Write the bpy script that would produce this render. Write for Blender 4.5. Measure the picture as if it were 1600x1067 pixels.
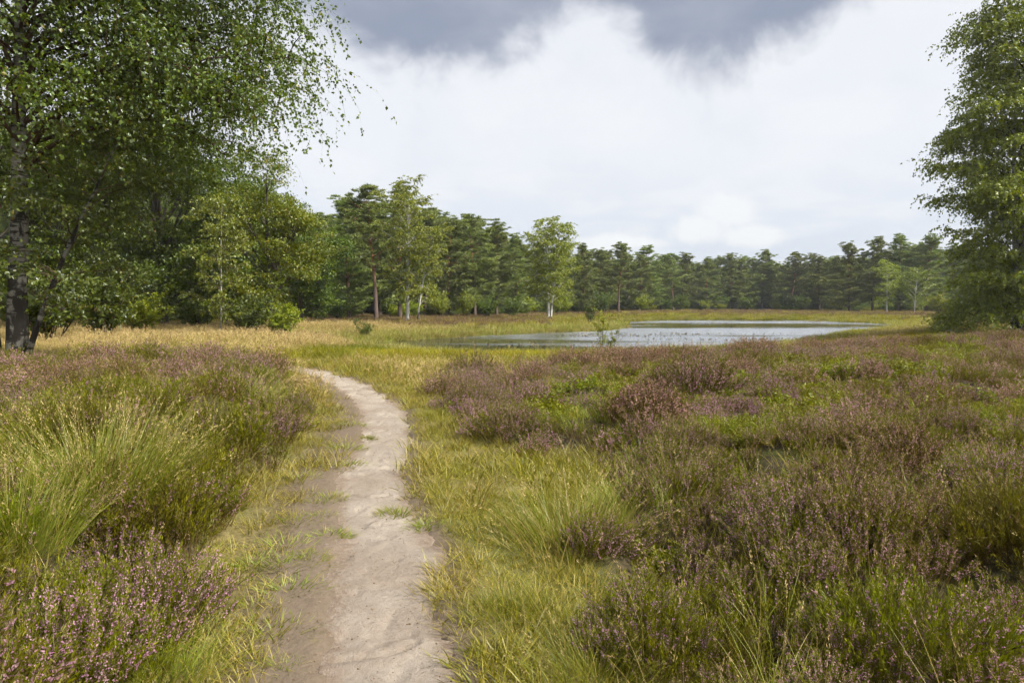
import bpy, math
import numpy as np
from mathutils import Vector

R = math.radians
for o in list(bpy.data.objects):
    bpy.data.objects.remove(o)
SC = bpy.context.scene
COL = SC.collection
rng = np.random.default_rng(11)

# ------------------------------------------------------------------ camera
EYE = 1.65
FPX, CX, CY, HZ = 1067.0, 800.0, 533.5, 474.0
PITCH = math.atan((CY - HZ) / FPX)
cam_data = bpy.data.cameras.new('camera')
cam_data.sensor_width = 36.0
cam_data.lens = 36.0 * FPX / 1600.0
cam_data.clip_start = 0.05
cam_data.clip_end = 6000
cam = bpy.data.objects.new('camera', cam_data)
COL.objects.link(cam)
cam.location = (0, 0, EYE)
cam.rotation_euler = (R(90) - PITCH, 0, 0)
SC.camera = cam

# ------------------------------------------------------------------ sky, sun, exposure
SUN_EL, SUN_AZ = R(46), R(118)          # azimuth measured from +Y (view direction) towards +X
world = bpy.data.worlds.new('World')
SC.world = world
world.use_nodes = True
WT = world.node_tree
WT.nodes.clear()


def node(nt, kind, **kw):
    n = nt.nodes.new(kind)
    for k, v in kw.items():
        if k == 'ins':
            for i, val in v.items():
                if hasattr(val, 'is_output'):
                    nt.links.new(val, n.inputs[i])
                else:
                    n.inputs[i].default_value = val
        else:
            setattr(n, k, v)
    return n


def M(nt, op, a, b=None, c=None, clamp=False):
    ins = {0: a}
    if b is not None:
        ins[1] = b
    if c is not None:
        ins[2] = c
    n = node(nt, 'ShaderNodeMath', operation=op, ins=ins)
    n.use_clamp = clamp
    return n.outputs[0]


def MR(nt, v, a, b, c=0.0, d=1.0, smooth=True):
    n = node(nt, 'ShaderNodeMapRange', ins={0: v, 1: a, 2: b, 3: c, 4: d})
    n.interpolation_type = 'SMOOTHSTEP' if smooth else 'LINEAR'
    return n.outputs[0]


def MIX(nt, f, a, b, mode='MIX'):
    n = node(nt, 'ShaderNodeMix', data_type='RGBA', blend_type=mode)
    for idx, val in ((0, f), (6, a), (7, b)):
        if hasattr(val, 'is_output'):
            nt.links.new(val, n.inputs[idx])
        else:
            n.inputs[idx].default_value = val if idx == 0 else (tuple(val) + (1.0,) if len(val) == 3 else val)
    return n.outputs[2]


def NOISE(nt, vec, scale, detail=4.0, rough=0.55, dist=0.0):
    n = node(nt, 'ShaderNodeTexNoise', ins={'Vector': vec, 'Scale': scale, 'Detail': detail, 'Roughness': rough, 'Distortion': dist})
    return n.outputs[0]


def build_sky():
    nt = WT
    tc = node(nt, 'ShaderNodeTexCoord').outputs['Generated']
    sep = node(nt, 'ShaderNodeSeparateXYZ', ins={0: tc})
    x, y, z = sep.outputs
    elev = M(nt, 'ARCSINE', z)
    az = M(nt, 'ARCTAN2', x, y)
    zz = M(nt, 'ADD', M(nt, 'MAXIMUM', z, 0.0), 0.16)
    pv = node(nt, 'ShaderNodeCombineXYZ', ins={0: M(nt, 'DIVIDE', x, zz), 1: M(nt, 'DIVIDE', y, zz), 2: 0.3}).outputs[0]
    n_big = NOISE(nt, pv, 0.9, 2.0, 0.5)
    n_mid = NOISE(nt, pv, 2.2, 4.0, 0.55, 0.25)
    n_dir = NOISE(nt, tc, 9.0, 5.0, 0.6, 0.3)
    n_fin = M(nt, 'MULTIPLY', M(nt, 'SUBTRACT', NOISE(nt, tc, 20.0, 5.0, 0.6, 0.4), 0.5), 2.2)
    # lower edge of the dark cloud layer, by azimuth
    t = M(nt, 'DIVIDE', M(nt, 'ADD', az, R(40)), R(80), clamp=True)
    ramp = node(nt, 'ShaderNodeValToRGB', ins={0: t})
    ramp.color_ramp.interpolation = 'EASE'
    edge = [(-40, 22.5), (-20, 21.4), (-15, 20.0), (-10, 18.2), (-6.5, 17.2), (-2, 17.9), (1.5, 20.0), (5.5, 22.2), (9.5, 20.8),
            (13.0, 17.8), (17.5, 17.3), (22, 18.6), (26, 20.6), (33, 24.0), (40, 23.5)]
    cr = ramp.color_ramp
    while len(cr.elements) < len(edge):
        cr.elements.new(0.5)
    for e, (a, v) in zip(cr.elements, edge):
        e.position = (a + 40) / 80.0
        e.color = (v / 30, v / 30, v / 30, 1)
    thr = M(nt, 'MULTIPLY', ramp.outputs[0], R(30))
    wob = M(nt, 'MULTIPLY', M(nt, 'SUBTRACT', n_dir, 0.5), R(9.0))
    de = M(nt, 'ADD', M(nt, 'SUBTRACT', elev, thr), wob)
    dark = MR(nt, de, R(-1.4), R(2.6))
    high = MR(nt, elev, R(27), R(42))
    brk = MR(nt, n_big, 0.40, 0.60)
    dark = M(nt, 'MULTIPLY', dark, M(nt, 'SUBTRACT', 1.0, M(nt, 'MULTIPLY', high, brk)))
    dark = M(nt, 'MULTIPLY', dark, MR(nt, n_mid, 0.25, 0.62, 0.72, 1.0))
    # pale layer
    pale = MIX(nt, MR(nt, elev, R(2), R(13)), (0.72, 0.775, 0.88), (0.91, 0.93, 0.975))
    pale = MIX(nt, MR(nt, n_mid, 0.40, 0.68, 0.0, 0.5), pale, (0.98, 0.985, 1.0))
    pale = MIX(nt, MR(nt, n_dir, 0.50, 0.70, 0.0, 0.16), pale, (0.72, 0.77, 0.86))
    # little white cumulus above the far trees
    cum = None
    for ca, ce, ra, re in ((17.4, 7.4, 2.3, 1.6), (15.2, 5.8, 2.8, 1.2), (19.4, 5.2, 3.0, 1.0), (8.5, 5.0, 4.0, 0.7)):
        dx = M(nt, 'DIVIDE', M(nt, 'SUBTRACT', az, R(ca)), R(ra))
        dy = M(nt, 'DIVIDE', M(nt, 'SUBTRACT', elev, R(ce)), R(re))
        rr = M(nt, 'SQRT', M(nt, 'ADD', M(nt, 'MULTIPLY', dx, dx), M(nt, 'MULTIPLY', dy, dy)))
        rr = M(nt, 'ADD', rr, n_fin)
        m = MR(nt, rr, 1.25, 0.45)
        cum = m if cum is None else M(nt, 'MAXIMUM', cum, m)
    pale = MIX(nt, M(nt, 'MULTIPLY', cum, 0.75), pale, (1.01, 1.01, 1.01))
    shade = MIX(nt, n_mid, (0.25, 0.29, 0.39), (0.38, 0.42, 0.52))
    cloud = MIX(nt, dark, pale, shade)
    sky = node(nt, 'ShaderNodeTexSky', sky_type='NISHITA')
    sky.sun_disc = False
    sky.sun_elevation = SUN_EL
    sky.sun_rotation = SUN_AZ
    b1 = node(nt, 'ShaderNodeBackground', ins={0: sky.outputs[0], 1: 0.05})
    b2 = node(nt, 'ShaderNodeBackground', ins={0: cloud, 1: 0.292})
    mx = node(nt, 'ShaderNodeMixShader', ins={0: 0.93, 1: b1.outputs[0], 2: b2.outputs[0]})
    node(nt, 'ShaderNodeOutputWorld', ins={0: mx.outputs[0]})


build_sky()
sun_data = bpy.data.lights.new('sun', 'SUN')
sun_data.energy = 2.4
sun_data.angle = R(10)
sun_data.color = (1.0, 0.955, 0.88)
sun = bpy.data.objects.new('sun', sun_data)
COL.objects.link(sun)
sdir = Vector((math.sin(SUN_AZ) * math.cos(SUN_EL), math.cos(SUN_AZ) * math.cos(SUN_EL), math.sin(SUN_EL)))
sun.rotation_euler = sdir.to_track_quat('Z', 'Y').to_euler()
sun.location = (30, -16, 40)
vs = SC.view_settings
vs.view_transform = 'Standard'
vs.look = 'None'
vs.exposure = 1.76
vs.gamma = 1.0
vs.use_curve_mapping = False
cy = SC.cycles
cy.use_denoising = True
try:
    cy.denoiser = 'OPENIMAGEDENOISE'
    cy.denoising_prefilter = 'ACCURATE'
except Exception:
    pass
cy.max_bounces = 4
cy.diffuse_bounces = 3
cy.use_light_tree = False
cy.glossy_bounces = 2
cy.transmission_bounces = 3
cy.transparent_max_bounces = 4
cy.caustics_reflective = False
cy.caustics_refractive = False
cy.use_adaptive_sampling = True
cy.adaptive_threshold = 0.035


# ------------------------------------------------------------------ numeric helpers
def at(px, py, z=0.0):
    """Ground point seen at a pixel of the 1600x1067 photograph."""
    f = np.array([0, math.cos(PITCH), -math.sin(PITCH)])
    u = np.array([0, math.sin(PITCH), math.cos(PITCH)])
    d = np.array([1, 0, 0]) * (px - CX) / FPX + u * (CY - py) / FPX + f
    s = (z - EYE) / d[2]
    return np.array([d[0] * s, d[1] * s, z])


def col_at(px, dist):
    """x position of a photo column at a distance along the view."""
    return (px - CX) / FPX * dist


def top_h(py, dist):
    return (HZ - py) / FPX * dist + EYE


def _h(ix, iy, seed):
    v = np.sin(ix * 127.1 + iy * 311.7 + seed * 74.7) * 43758.5453
    return v - np.floor(v)


def vnoise(x, y, seed=0):
    x = np.asarray(x, float)
    y = np.asarray(y, float)
    ix, iy = np.floor(x), np.floor(y)
    fx, fy = x - ix, y - iy
    fx = fx * fx * (3 - 2 * fx)
    fy = fy * fy * (3 - 2 * fy)
    a, b = _h(ix, iy, seed), _h(ix + 1, iy, seed)
    c, d = _h(ix, iy + 1, seed), _h(ix + 1, iy + 1, seed)
    return (a * (1 - fx) + b * fx) * (1 - fy) + (c * (1 - fx) + d * fx) * fy


def fbm(x, y, scale, seed=0, octv=3):
    s, amp, tot = 0.0, 1.0, 0.0
    x = np.asarray(x, float) / scale
    y = np.asarray(y, float) / scale
    for i in range(octv):
        s = s + amp * vnoise(x * 2 ** i, y * 2 ** i, seed + i * 13)
        tot += amp
        amp *= 0.5
    return s / tot


def sstep(v, a, b):
    t = np.clip((np.asarray(v, float) - a) / (b - a), 0, 1)
    return t * t * (3 - 2 * t)


def sdf(poly, x, y):
    """Signed distance to a polygon, negative inside."""
    x = np.asarray(x, float)
    y = np.asarray(y, float)
    P = np.asarray(poly, float)
    d2 = np.full(x.shape, 1e18)
    inside = np.zeros(x.shape, bool)
    n = len(P)
    for i in range(n):
        ax, ay = P[i]
        bx, by = P[(i + 1) % n]
        ex, ey = bx - ax, by - ay
        t = np.clip(((x - ax) * ex + (y - ay) * ey) / (ex * ex + ey * ey + 1e-12), 0, 1)
        d2 = np.minimum(d2, (x - ax - t * ex) ** 2 + (y - ay - t * ey) ** 2)
        c = ((ay > y) != (by > y)) & (x < ex * (y - ay) / (ey if abs(ey) > 1e-12 else 1e-12) + ax)
        inside ^= c
    d = np.sqrt(d2)
    return np.where(inside, -d, d)


def smooth_closed(P, k=4):
    """Closed Catmull-Rom through the points."""
    P = np.asarray(P, float)
    out = []
    n = len(P)
    for i in range(n):
        p0, p1, p2, p3 = P[i - 1], P[i], P[(i + 1) % n], P[(i + 2) % n]
        for j in range(k):
            t = j / k
            out.append(0.5 * (2 * p1 + (p2 - p0) * t + (2 * p0 - 5 * p1 + 4 * p2 - p3) * t * t + (3 * p1 - p0 - 3 * p2 + p3) * t ** 3))
    return np.array(out)


# ------------------------------------------------------------------ the lie of the land
WATER = -0.45
POND = smooth_closed([at(px, py, WATER)[:2] for px, py in [
    (560, 540), (620, 549), (700, 557), (820, 559), (920, 557), (1010, 555), (1110, 550), (1210, 543), (1290, 532), (1350, 522),
    (1390, 515), (1408, 510), (1392, 506.5), (1330, 503.5), (1240, 500.5), (1100, 499.5), (1010, 501.5), (975, 504.0), (955, 507.5),
    (972, 511.5), (940, 516), (860, 519.5), (760, 523.5), (680, 528), (600, 533.0)]], 4)

PATH_ROWS = [(1150, 515, 722), (1067, 525, 708), (1000, 522, 694), (950, 514, 688), (905, 514, 690), (865, 520, 690), (835, 528, 672),
             (808, 536, 650), (780, 530, 638), (750, 526, 632), (720, 542, 638), (690, 560, 641), (660, 566, 640), (640, 562, 630),
             (620, 548, 607), (605, 528, 582), (593, 505, 552), (585, 483, 528), (579, 457, 500), (574, 427, 465)]
_pl, _pr = [], []
for _y, _l, _r in PATH_ROWS:
    _pl.append(at(_l, _y)[:2])
    _pr.append(at(_r, _y)[:2])
_pl, _pr = np.array(_pl), np.array(_pr)
_pc = (_pl + _pr) / 2
_hw = np.maximum(np.linalg.norm(_pr - _pl, axis=1) / 2, 0.30)
_hw[:] = np.where(np.arange(len(_hw)) > 13, np.clip(_hw, 0.3, 0.55), _hw)
_pc = np.vstack([[-0.30, -3.0], [-0.36, 0.5], _pc, [_pc[-1] + (-4.0, 1.6)], [_pc[-1] + (-9, 4.5)]])
_hw = np.concatenate([[0.34, 0.34], _hw, [0.40, 0.35]])


def resample(P, w, step):
    seg = np.linalg.norm(np.diff(P, axis=0), axis=1)
    s = np.concatenate([[0], np.cumsum(seg)])
    # Catmull-Rom via cubic hermite
    t = np.arange(0, s[-1], step)
    m = np.gradient(P, s, axis=0)
    i = np.clip(np.searchsorted(s, t, side='right') - 1, 0, len(s) - 2)
    h = (s[i + 1] - s[i])[:, None]
    u = ((t - s[i])[:, None]) / h
    q = (2 * u ** 3 - 3 * u ** 2 + 1) * P[i] + (u ** 3 - 2 * u ** 2 + u) * h * m[i] + (-2 * u ** 3 + 3 * u ** 2) * P[i + 1] + (u ** 3 - u ** 2) * h * m[i + 1]
    return q, np.interp(t, s, w)


PATH_C, PATH_W = resample(_pc, _hw, 0.05)


def path_u(x, y):
    """Distance to the path centre line in half widths, and signed side (+ right)."""
    x = np.atleast_1d(np.asarray(x, float))
    y = np.atleast_1d(np.asarray(y, float))
    u = np.full(x.shape, 99.0)
    d = np.full(x.shape, 99.0)
    side = np.ones(x.shape)
    near = (x > -26) & (x < 4) & (y < 27) & (y > -4)
    idx = np.where(near)[0]
    C, W = PATH_C[::3], PATH_W[::3]
    T = np.gradient(C, axis=0)
    for s in range(0, len(idx), 20000):
        k = idx[s:s + 20000]
        dx = x[k][:, None] - C[None, :, 0]
        dy = y[k][:, None] - C[None, :, 1]
        dd = dx * dx + dy * dy
        j = np.argmin(dd, axis=1)
        r = np.arange(len(k))
        dist = np.sqrt(dd[r, j])
        d[k] = dist - W[j]
        u[k] = dist / W[j]
        side[k] = np.sign(T[j, 0] * -dy[r, j] + T[j, 1] * dx[r, j])
    return u, d, side


def GP(*pts):
    return np.array([at(px, py)[:2] for px, py in pts])


LEFT_HEATH = np.vstack([[[-6.5, -1.0], [-1.25, -1.0]], GP((215, 1067), (250, 1000), (300, 920), (345, 850), (385, 780), (425, 720), (462, 668), (476, 632), (462, 610), (400, 600), (300, 600), (180, 606), (60, 612), (-150, 625), (-500, 680))])
RIGHT_HEATH = np.vstack([[[0.75, -1.0]], GP((1010, 1130), (965, 1010), (915, 915), (960, 845), (1030, 790), (990, 735), (900, 712), (790, 700), (725, 680), (700, 645), (690, 612), (700, 590), (780, 582), (880, 580), (905, 568), (1000, 560), (1100, 558), (1200, 553), (1300, 552), (1400, 540), (1500, 530), (1700, 524), (2300, 560)), [[14, -1.0]]])
MOSSY = [(1150, 718, 0.75), (955, 642, 1.1), (860, 668, 0.7), (1010, 668, 0.8), (1090, 640, 0.9), (1330, 740, 0.5), (1230, 668, 0.8), (1420, 612, 1.2), (1010, 600, 1.0), (1330, 590, 1.6)]


def cushions(x, y, cell=0.95):
    """Nearest heather cushion: distance in cushion radii and two random values of that cushion."""
    best = np.full(x.shape, 1e9)
    h1, h2 = np.zeros(x.shape), np.zeros(x.shape)
    gx, gy = np.floor(x / cell), np.floor(y / cell)
    for i in (-1, 0, 1):
        for j in (-1, 0, 1):
            cx_, cy_ = gx + i, gy + j
            a, b, c, d = _h(cx_, cy_, 1), _h(cx_, cy_, 2), _h(cx_, cy_, 3), _h(cx_, cy_, 4)
            rad = cell * (0.40 + 0.36 * d)
            q = np.hypot(x - (cx_ + 0.15 + 0.7 * a) * cell, y - (cy_ + 0.15 + 0.7 * b) * cell) / rad
            m = q < best
            best = np.where(m, q, best)
            h1 = np.where(m, c, h1)
            h2 = np.where(m, _h(cx_, cy_, 6), h2)
    return best + (fbm(x, y, 0.35, 17, 2) - 0.5) * 0.35, h1, h2


HOLLOWS = [(1165, 955, 0.20), (1320, 1000, 0.22), (1395, 662, 0.42), (1130, 690, 0.20), (1230, 690, 0.3), (870, 640, 0.3), (1020, 600, 0.5), (1090, 900, 0.14), (1480, 960, 0.2)]


def zones(x, y):
    """Vegetation masks at ground points."""
    x = np.atleast_1d(np.asarray(x, float))
    y = np.atleast_1d(np.asarray(y, float))
    wx = x + (fbm(x, y, 1.2, 3) - 0.5) * 0.9 * np.clip(y / 8, 0.3, 2.0)
    wy = y + (fbm(x, y, 1.2, 9) - 0.5) * 0.9 * np.clip(y / 8, 0.3, 2.0)
    u, pd, side = path_u(x, y)
    pond = sdf(POND, x + (fbm(x, y, 3.0, 21) - 0.5) * 1.2, y + (fbm(x, y, 3.0, 22) - 0.5) * 1.2)
    lh = sdf(LEFT_HEATH, wx, wy)
    rh = sdf(RIGHT_HEATH, wx, wy)
    heath = np.maximum(sstep(lh, 0.10, -0.18), sstep(rh, 0.15, -0.25))
    # bare and green gaps inside the heath
    gap = sstep(fbm(x, y, 2.3, 31), 0.45, 0.54) * sstep(y, 5.0, 8.0) * (x > 0)
    moss = np.zeros_like(x)
    for px, py, r in MOSSY:
        c = at(px, py)
        moss = np.maximum(moss, sstep(np.hypot(x - c[0], (y - c[1])) + (fbm(x, y, 0.8, 5) - 0.5) * 0.8, r, r * 0.55))
    moss = np.maximum(moss, gap * 0.7) * heath
    cq, c1, c2 = cushions(x, y)
    hollow = np.zeros_like(x)
    for px, py, r_ in HOLLOWS:
        c = at(px, py)
        hollow = np.maximum(hollow, sstep(np.hypot(x - c[0], y - c[1]) + (fbm(x, y, 0.3, 7) - 0.5) * 0.2, r_ * 1.3, r_ * 0.7))
    moss = moss * (1 - hollow)
    # heath on the far banks
    bank = sstep(pond, 3.0, 6.5)
    far_heath = bank * np.maximum(sstep(y, 44, 52) * sstep(x, -24, -17), 0) * sstep(y, 40, 46)
    far_heath *= sstep(fbm(x, y, 6.0, 41), 0.28, 0.45)
    shore = sstep(pond, 5.5, 2.0) * (pond > 0)
    near_field = (y < 46) * (1 - heath)
    return dict(u=u, pd=pd, side=side, pond=pond, heath=heath, moss=moss, far_heath=far_heath, shore=shore, lh=lh, rh=rh, hollow=hollow, cq=cq, c1=c1, c2=c2)


def height(x, y, z=None):
    x = np.atleast_1d(np.asarray(x, float))
    y = np.atleast_1d(np.asarray(y, float))
    z = z or zones(x, y)
    h = (fbm(x, y, 5.0, 51) - 0.5) * 0.10 + (fbm(x, y, 1.1, 52) - 0.5) * 0.05
    h = h + sstep(z['lh'], 0.08, -0.9) * (0.36 + 0.14 * sstep(y, 4.5, 7.5))
    hum = (fbm(x, y, 2.6, 61, 3) - 0.45) * 0.55 + (0.16 + 0.16 * z['c2']) * np.sqrt(np.clip(1 - z['cq'] ** 2, 0, 1)) - 0.10
    h = h + z['heath'] * hum * np.where(x > 0, 1.0, 0.55) * sstep(y, 1.0, 4.0) * sstep(y, 40, 20)
    h = h + sstep(z['rh'], 0.0, -5.0) * 0.10 - z['hollow'] * 0.10
    h = h * (1 - sstep(z['pd'], 0.5, -0.05) * 0.6)
    s = z['pond']
    shore_f = sstep(s, 0.0, 6.0)
    h = h * shore_f + (WATER - 0.03) * (1 - shore_f)
    h = np.where(s < 0, WATER - 0.03 + np.maximum(s * 0.18, -0.7), h)
    h = np.where(y > 90, h + sstep(y, 90, 170) * 0.25, h)
    return h


def path_dip(x, y, z):
    return 0.06 * sstep(z['u'] + (fbm(x, y, 0.28, 81, 3) - 0.5) * 0.5, 1.02, 0.86) - 0.012 * (fbm(x, y, 0.2, 83, 2) - 0.3) * sstep(z['pd'], 1.0, 0.4) * (z['u'] > 0.9)


def ground_height(x, y):
    z = zones(x, y)
    return height(x, y, z) - path_dip(x, y, z)


# ------------------------------------------------------------------ mesh helpers
class MB:
    def __init__(self):
        self.V, self.F, self.A, self.S, self.n = [], [], [], [], 0

    def add(self, V, F, A, smooth=False):
        V = np.asarray(V, np.float32).reshape(-1, 3)
        F = np.asarray(F, np.int32).reshape(-1, 3)
        A = np.asarray(A, np.float32)
        if A.ndim == 1:
            A = np.tile(A, (len(V), 1))
        self.V.append(V)
        self.F.append(F + self.n)
        self.A.append(A)
        self.S.append(np.full(len(F), smooth))
        self.n += len(V)

    def mesh(self, name, mat):
        V, F, A, S = np.vstack(self.V), np.vstack(self.F), np.vstack(self.A), np.concatenate(self.S)
        me = bpy.data.meshes.new(name)
        me.vertices.add(len(V))
        me.vertices.foreach_set('co', V.ravel())
        me.loops.add(F.size)
        me.loops.foreach_set('vertex_index', F.ravel())
        me.polygons.add(len(F))
        me.polygons.foreach_set('loop_start', np.arange(0, F.size, 3, dtype=np.int32))
        me.polygons.foreach_set('use_smooth', S)
        at_ = me.attributes.new('vc', 'FLOAT_VECTOR', 'POINT')
        at_.data.foreach_set('vector', A.ravel())
        me.materials.append(mat)
        me.update(calc_edges=True)
        return me


def obj(name, me, parent=None, coll=None):
    o = bpy.data.objects.new(name, me)
    (coll or COL).objects.link(o)
    if parent is not None:
        o.parent = parent
    return o


def thing(name, label, cat, loc, rz=0.0, scale=1.0, group=None):
    o = bpy.data.objects.new(name, None)
    o.empty_display_size = 0.2
    COL.objects.link(o)
    o.location = loc
    o.rotation_euler = (0, 0, rz)
    o.scale = (scale,) * 3 if np.isscalar(scale) else scale
    o['label'] = label
    o['category'] = cat
    if group:
        o['group'] = group
    return o


def tube(mb, P, rad, sides, a, cap=False):
    P = np.asarray(P, float)
    rad = np.asarray(rad, float)
    n = len(P)
    T = np.gradient(P, axis=0)
    T /= np.linalg.norm(T, axis=1)[:, None] + 1e-9
    ref = np.array([0.0, 0, 1]) if abs(T[0, 2]) < 0.9 else np.array([1.0, 0, 0])
    A1 = np.cross(T, ref)
    A1 /= np.linalg.norm(A1, axis=1)[:, None] + 1e-9
    B1 = np.cross(T, A1)
    ang = np.linspace(0, 2 * np.pi, sides, endpoint=False)
    V = P[:, None, :] + rad[:, None, None] * (np.cos(ang)[None, :, None] * A1[:, None, :] + np.sin(ang)[None, :, None] * B1[:, None, :])
    i = np.arange(n - 1)[:, None] * sides
    j = np.arange(sides)[None, :]
    k = (j + 1) % sides
    q0, q1, q2, q3 = i + j, i + k, i + k + sides, i + j + sides
    F = np.concatenate([np.stack([q0, q2, q1], -1).reshape(-1, 3), np.stack([q0, q3, q2], -1).reshape(-1, 3)])
    mb.add(V.reshape(-1, 3), F, np.asarray(a, float), smooth=True)


def curves(base, azm, L, lean, bend, k):
    """Bundle of curves growing from base; the angle from vertical runs lean -> lean+bend."""
    n = len(base)
    P = np.zeros((n, k + 1, 3))
    P[:, 0] = base
    dh = np.stack([np.cos(azm), np.sin(azm), np.zeros(n)], -1)
    for i in range(k):
        th = lean + bend * ((i + 0.5) / k)
        st = (L / k)[:, None] * (np.sin(th)[:, None] * dh + np.cos(th)[:, None] * np.array([0, 0, 1.0]))
        P[:, i + 1] = P[:, i] + st
    return P


def ribbons(mb, P, w, phi, A, power=1.0, flat=None):
    """Tapering blades along the curves P."""
    n, k1, _ = P.shape
    t = np.linspace(0, 1, k1)
    side = np.stack([np.cos(phi), np.sin(phi), np.zeros(n)], -1)
    ww = (w[:, None] * (1 - t[None, :] ** power * 0.98))[:, :, None] * 0.5
    Lf = P - side[:, None, :] * ww
    Rt = P + side[:, None, :] * ww
    V = np.stack([Lf, Rt], 2)                      # n,k1,2,3
    V = V.reshape(n, k1 * 2, 3)
    f = []
    for i in range(k1 - 1):
        a, b, c, d = 2 * i, 2 * i + 1, 2 * i + 2, 2 * i + 3
        f.append((a, b, c))
        if i < k1 - 2:
            f.append((b, d, c))
    f = np.array(f)
    F = (np.arange(n)[:, None, None] * (k1 * 2) + f[None]).reshape(-1, 3)
    Av = np.repeat(A[:, None, :], k1 * 2, axis=1).copy()
    Av[:, :, 2] = np.repeat(t, 2)[None, :]
    mb.add(V.reshape(-1, 3), F, Av.reshape(-1, 3))


def unit(v):
    return v / (np.linalg.norm(v, axis=-1, keepdims=True) + 1e-9)


def diamonds(mb, c, axis, nrm, ln, wd, A, fold=0.15, tipw=0.42):
    n = len(c)
    axis = unit(axis)
    side = unit(np.cross(axis, nrm))
    nn = np.cross(side, axis)
    ln = np.broadcast_to(ln, n)[:, None]
    wd = np.broadcast_to(wd, n)[:, None]
    mid = c + axis * ln * tipw + nn * wd * fold
    V = np.stack([c, mid - side * wd / 2, c + axis * ln, mid + side * wd / 2], 1).reshape(-1, 3)
    b = np.arange(n)[:, None] * 4
    F = np.concatenate([b + np.array([[0, 1, 2]]), b + np.array([[0, 2, 3]])])
    mb.add(V, F, np.repeat(A, 4, axis=0))


def along(P, idx, t):
    """Points and tangents on curves P[idx] at parameter t."""
    k = P.shape[1] - 1
    f = np.clip(t * k, 0, k - 1e-6)
    i = f.astype(int)
    fr = (f - i)[:, None]
    a, b = P[idx, i], P[idx, i + 1]
    return a * (1 - fr) + b * fr, unit(b - a)


def rdir(r, n):
    v = r.normal(size=(n, 3))
    return unit(v)


def rv(r, n, a=0.0, b=1.0):
    return r.uniform(a, b, n)


# ------------------------------------------------------------------ materials
def new_mat(name):
    m = bpy.data.materials.new(name)
    m.use_nodes = True
    m.node_tree.nodes.clear()
    return m, m.node_tree


LEAF_GAIN = 1.2


def leaf_mat(name, stops, transl=0.35, gloss=0.04, rough=0.5, tint=False, second=None, second_amt=1.0, clump=None):
    """Leaf colour from a per-leaf random value (vc.x); vc.y pushes towards the second colour; an instance's 'tint' does too."""
    m, nt = new_mat(name)
    a = node(nt, 'ShaderNodeAttribute', attribute_name='vc')
    sp = node(nt, 'ShaderNodeSeparateXYZ', ins={0: a.outputs['Vector']})
    fac = sp.outputs[0]
    if clump:
        oi = node(nt, 'ShaderNodeTexCoord').outputs['Object']
        nz = NOISE(nt, oi, clump, 2.0)
        fac = M(nt, 'ADD', M(nt, 'MULTIPLY', fac, 0.6), MR(nt, nz, 0.3, 0.7, 0.0, 0.4, False))
    ramp = node(nt, 'ShaderNodeValToRGB', ins={0: fac})
    cr = ramp.color_ramp
    while len(cr.elements) < len(stops):
        cr.elements.new(0.5)
    for i, (e, c) in enumerate(zip(cr.elements, stops)):
        e.position = i / (len(stops) - 1)
        e.color = tuple(min(1.0, v * LEAF_GAIN) for v in c) + (1,)
    c = ramp.outputs[0]
    if second is not None:
        f = M(nt, 'MULTIPLY', sp.outputs[1], second_amt)
        if tint:
            ti = node(nt, 'ShaderNodeAttribute', attribute_name='tint')
            ti.attribute_type = 'INSTANCER'
            f = M(nt, 'ADD', f, ti.outputs['Fac'])
        f = M(nt, 'MINIMUM', M(nt, 'MAXIMUM', f, 0.0), 1.0)
        c = MIX(nt, f, c, second)
    # every plant a touch lighter or darker than its neighbour
    oi = node(nt, 'ShaderNodeObjectInfo').outputs['Random']
    hsv = node(nt, 'ShaderNodeHueSaturation', ins={'Hue': MR(nt, oi, 0, 1, 0.488, 0.512, False), 'Saturation': 1.17, 'Value': MR(nt, oi, 0, 1, 0.80, 1.22, False), 'Color': c})
    c = hsv.outputs[0]
    d = node(nt, 'ShaderNodeBsdfDiffuse', ins={0: c})
    t = node(nt, 'ShaderNodeBsdfTranslucent', ins={0: c})
    s = node(nt, 'ShaderNodeMixShader', ins={0: transl, 1: d.outputs[0], 2: t.outputs[0]}).outputs[0]
    if gloss > 0:
        g = node(nt, 'ShaderNodeBsdfGlossy', ins={0: (0.9, 0.95, 1.0, 1), 1: rough})
        s = node(nt, 'ShaderNodeMixShader', ins={0: gloss, 1: s, 2: g.outputs[0]}).outputs[0]
    node(nt, 'ShaderNodeOutputMaterial', ins={0: s})
    return m


def rough_mat(name, build, bump=None, bump_s=0.4, bump_d=0.02, rough=0.95):
    m, nt = new_mat(name)
    c = build(nt)
    b = node(nt, 'ShaderNodeBsdfPrincipled', ins={'Base Color': c, 'Roughness': rough, 'Specular IOR Level': 0.15})
    if bump is not None:
        bn = node(nt, 'ShaderNodeBump', ins={'Strength': bump_s, 'Distance': bump_d, 'Height': bump(nt)})
        nt.links.new(bn.outputs[0], b.inputs['Normal'])
    node(nt, 'ShaderNodeOutputMaterial', ins={0: b.outputs[0]})
    return m


def OBJC(nt):
    return node(nt, 'ShaderNodeTexCoord').outputs['Object']


def POSN(nt):
    return node(nt, 'ShaderNodeNewGeometry').outputs['Position']


def STRETCH(nt, vec, s):
    return node(nt, 'ShaderNodeMapping', ins={0: vec, 3: s}).outputs[0]


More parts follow.
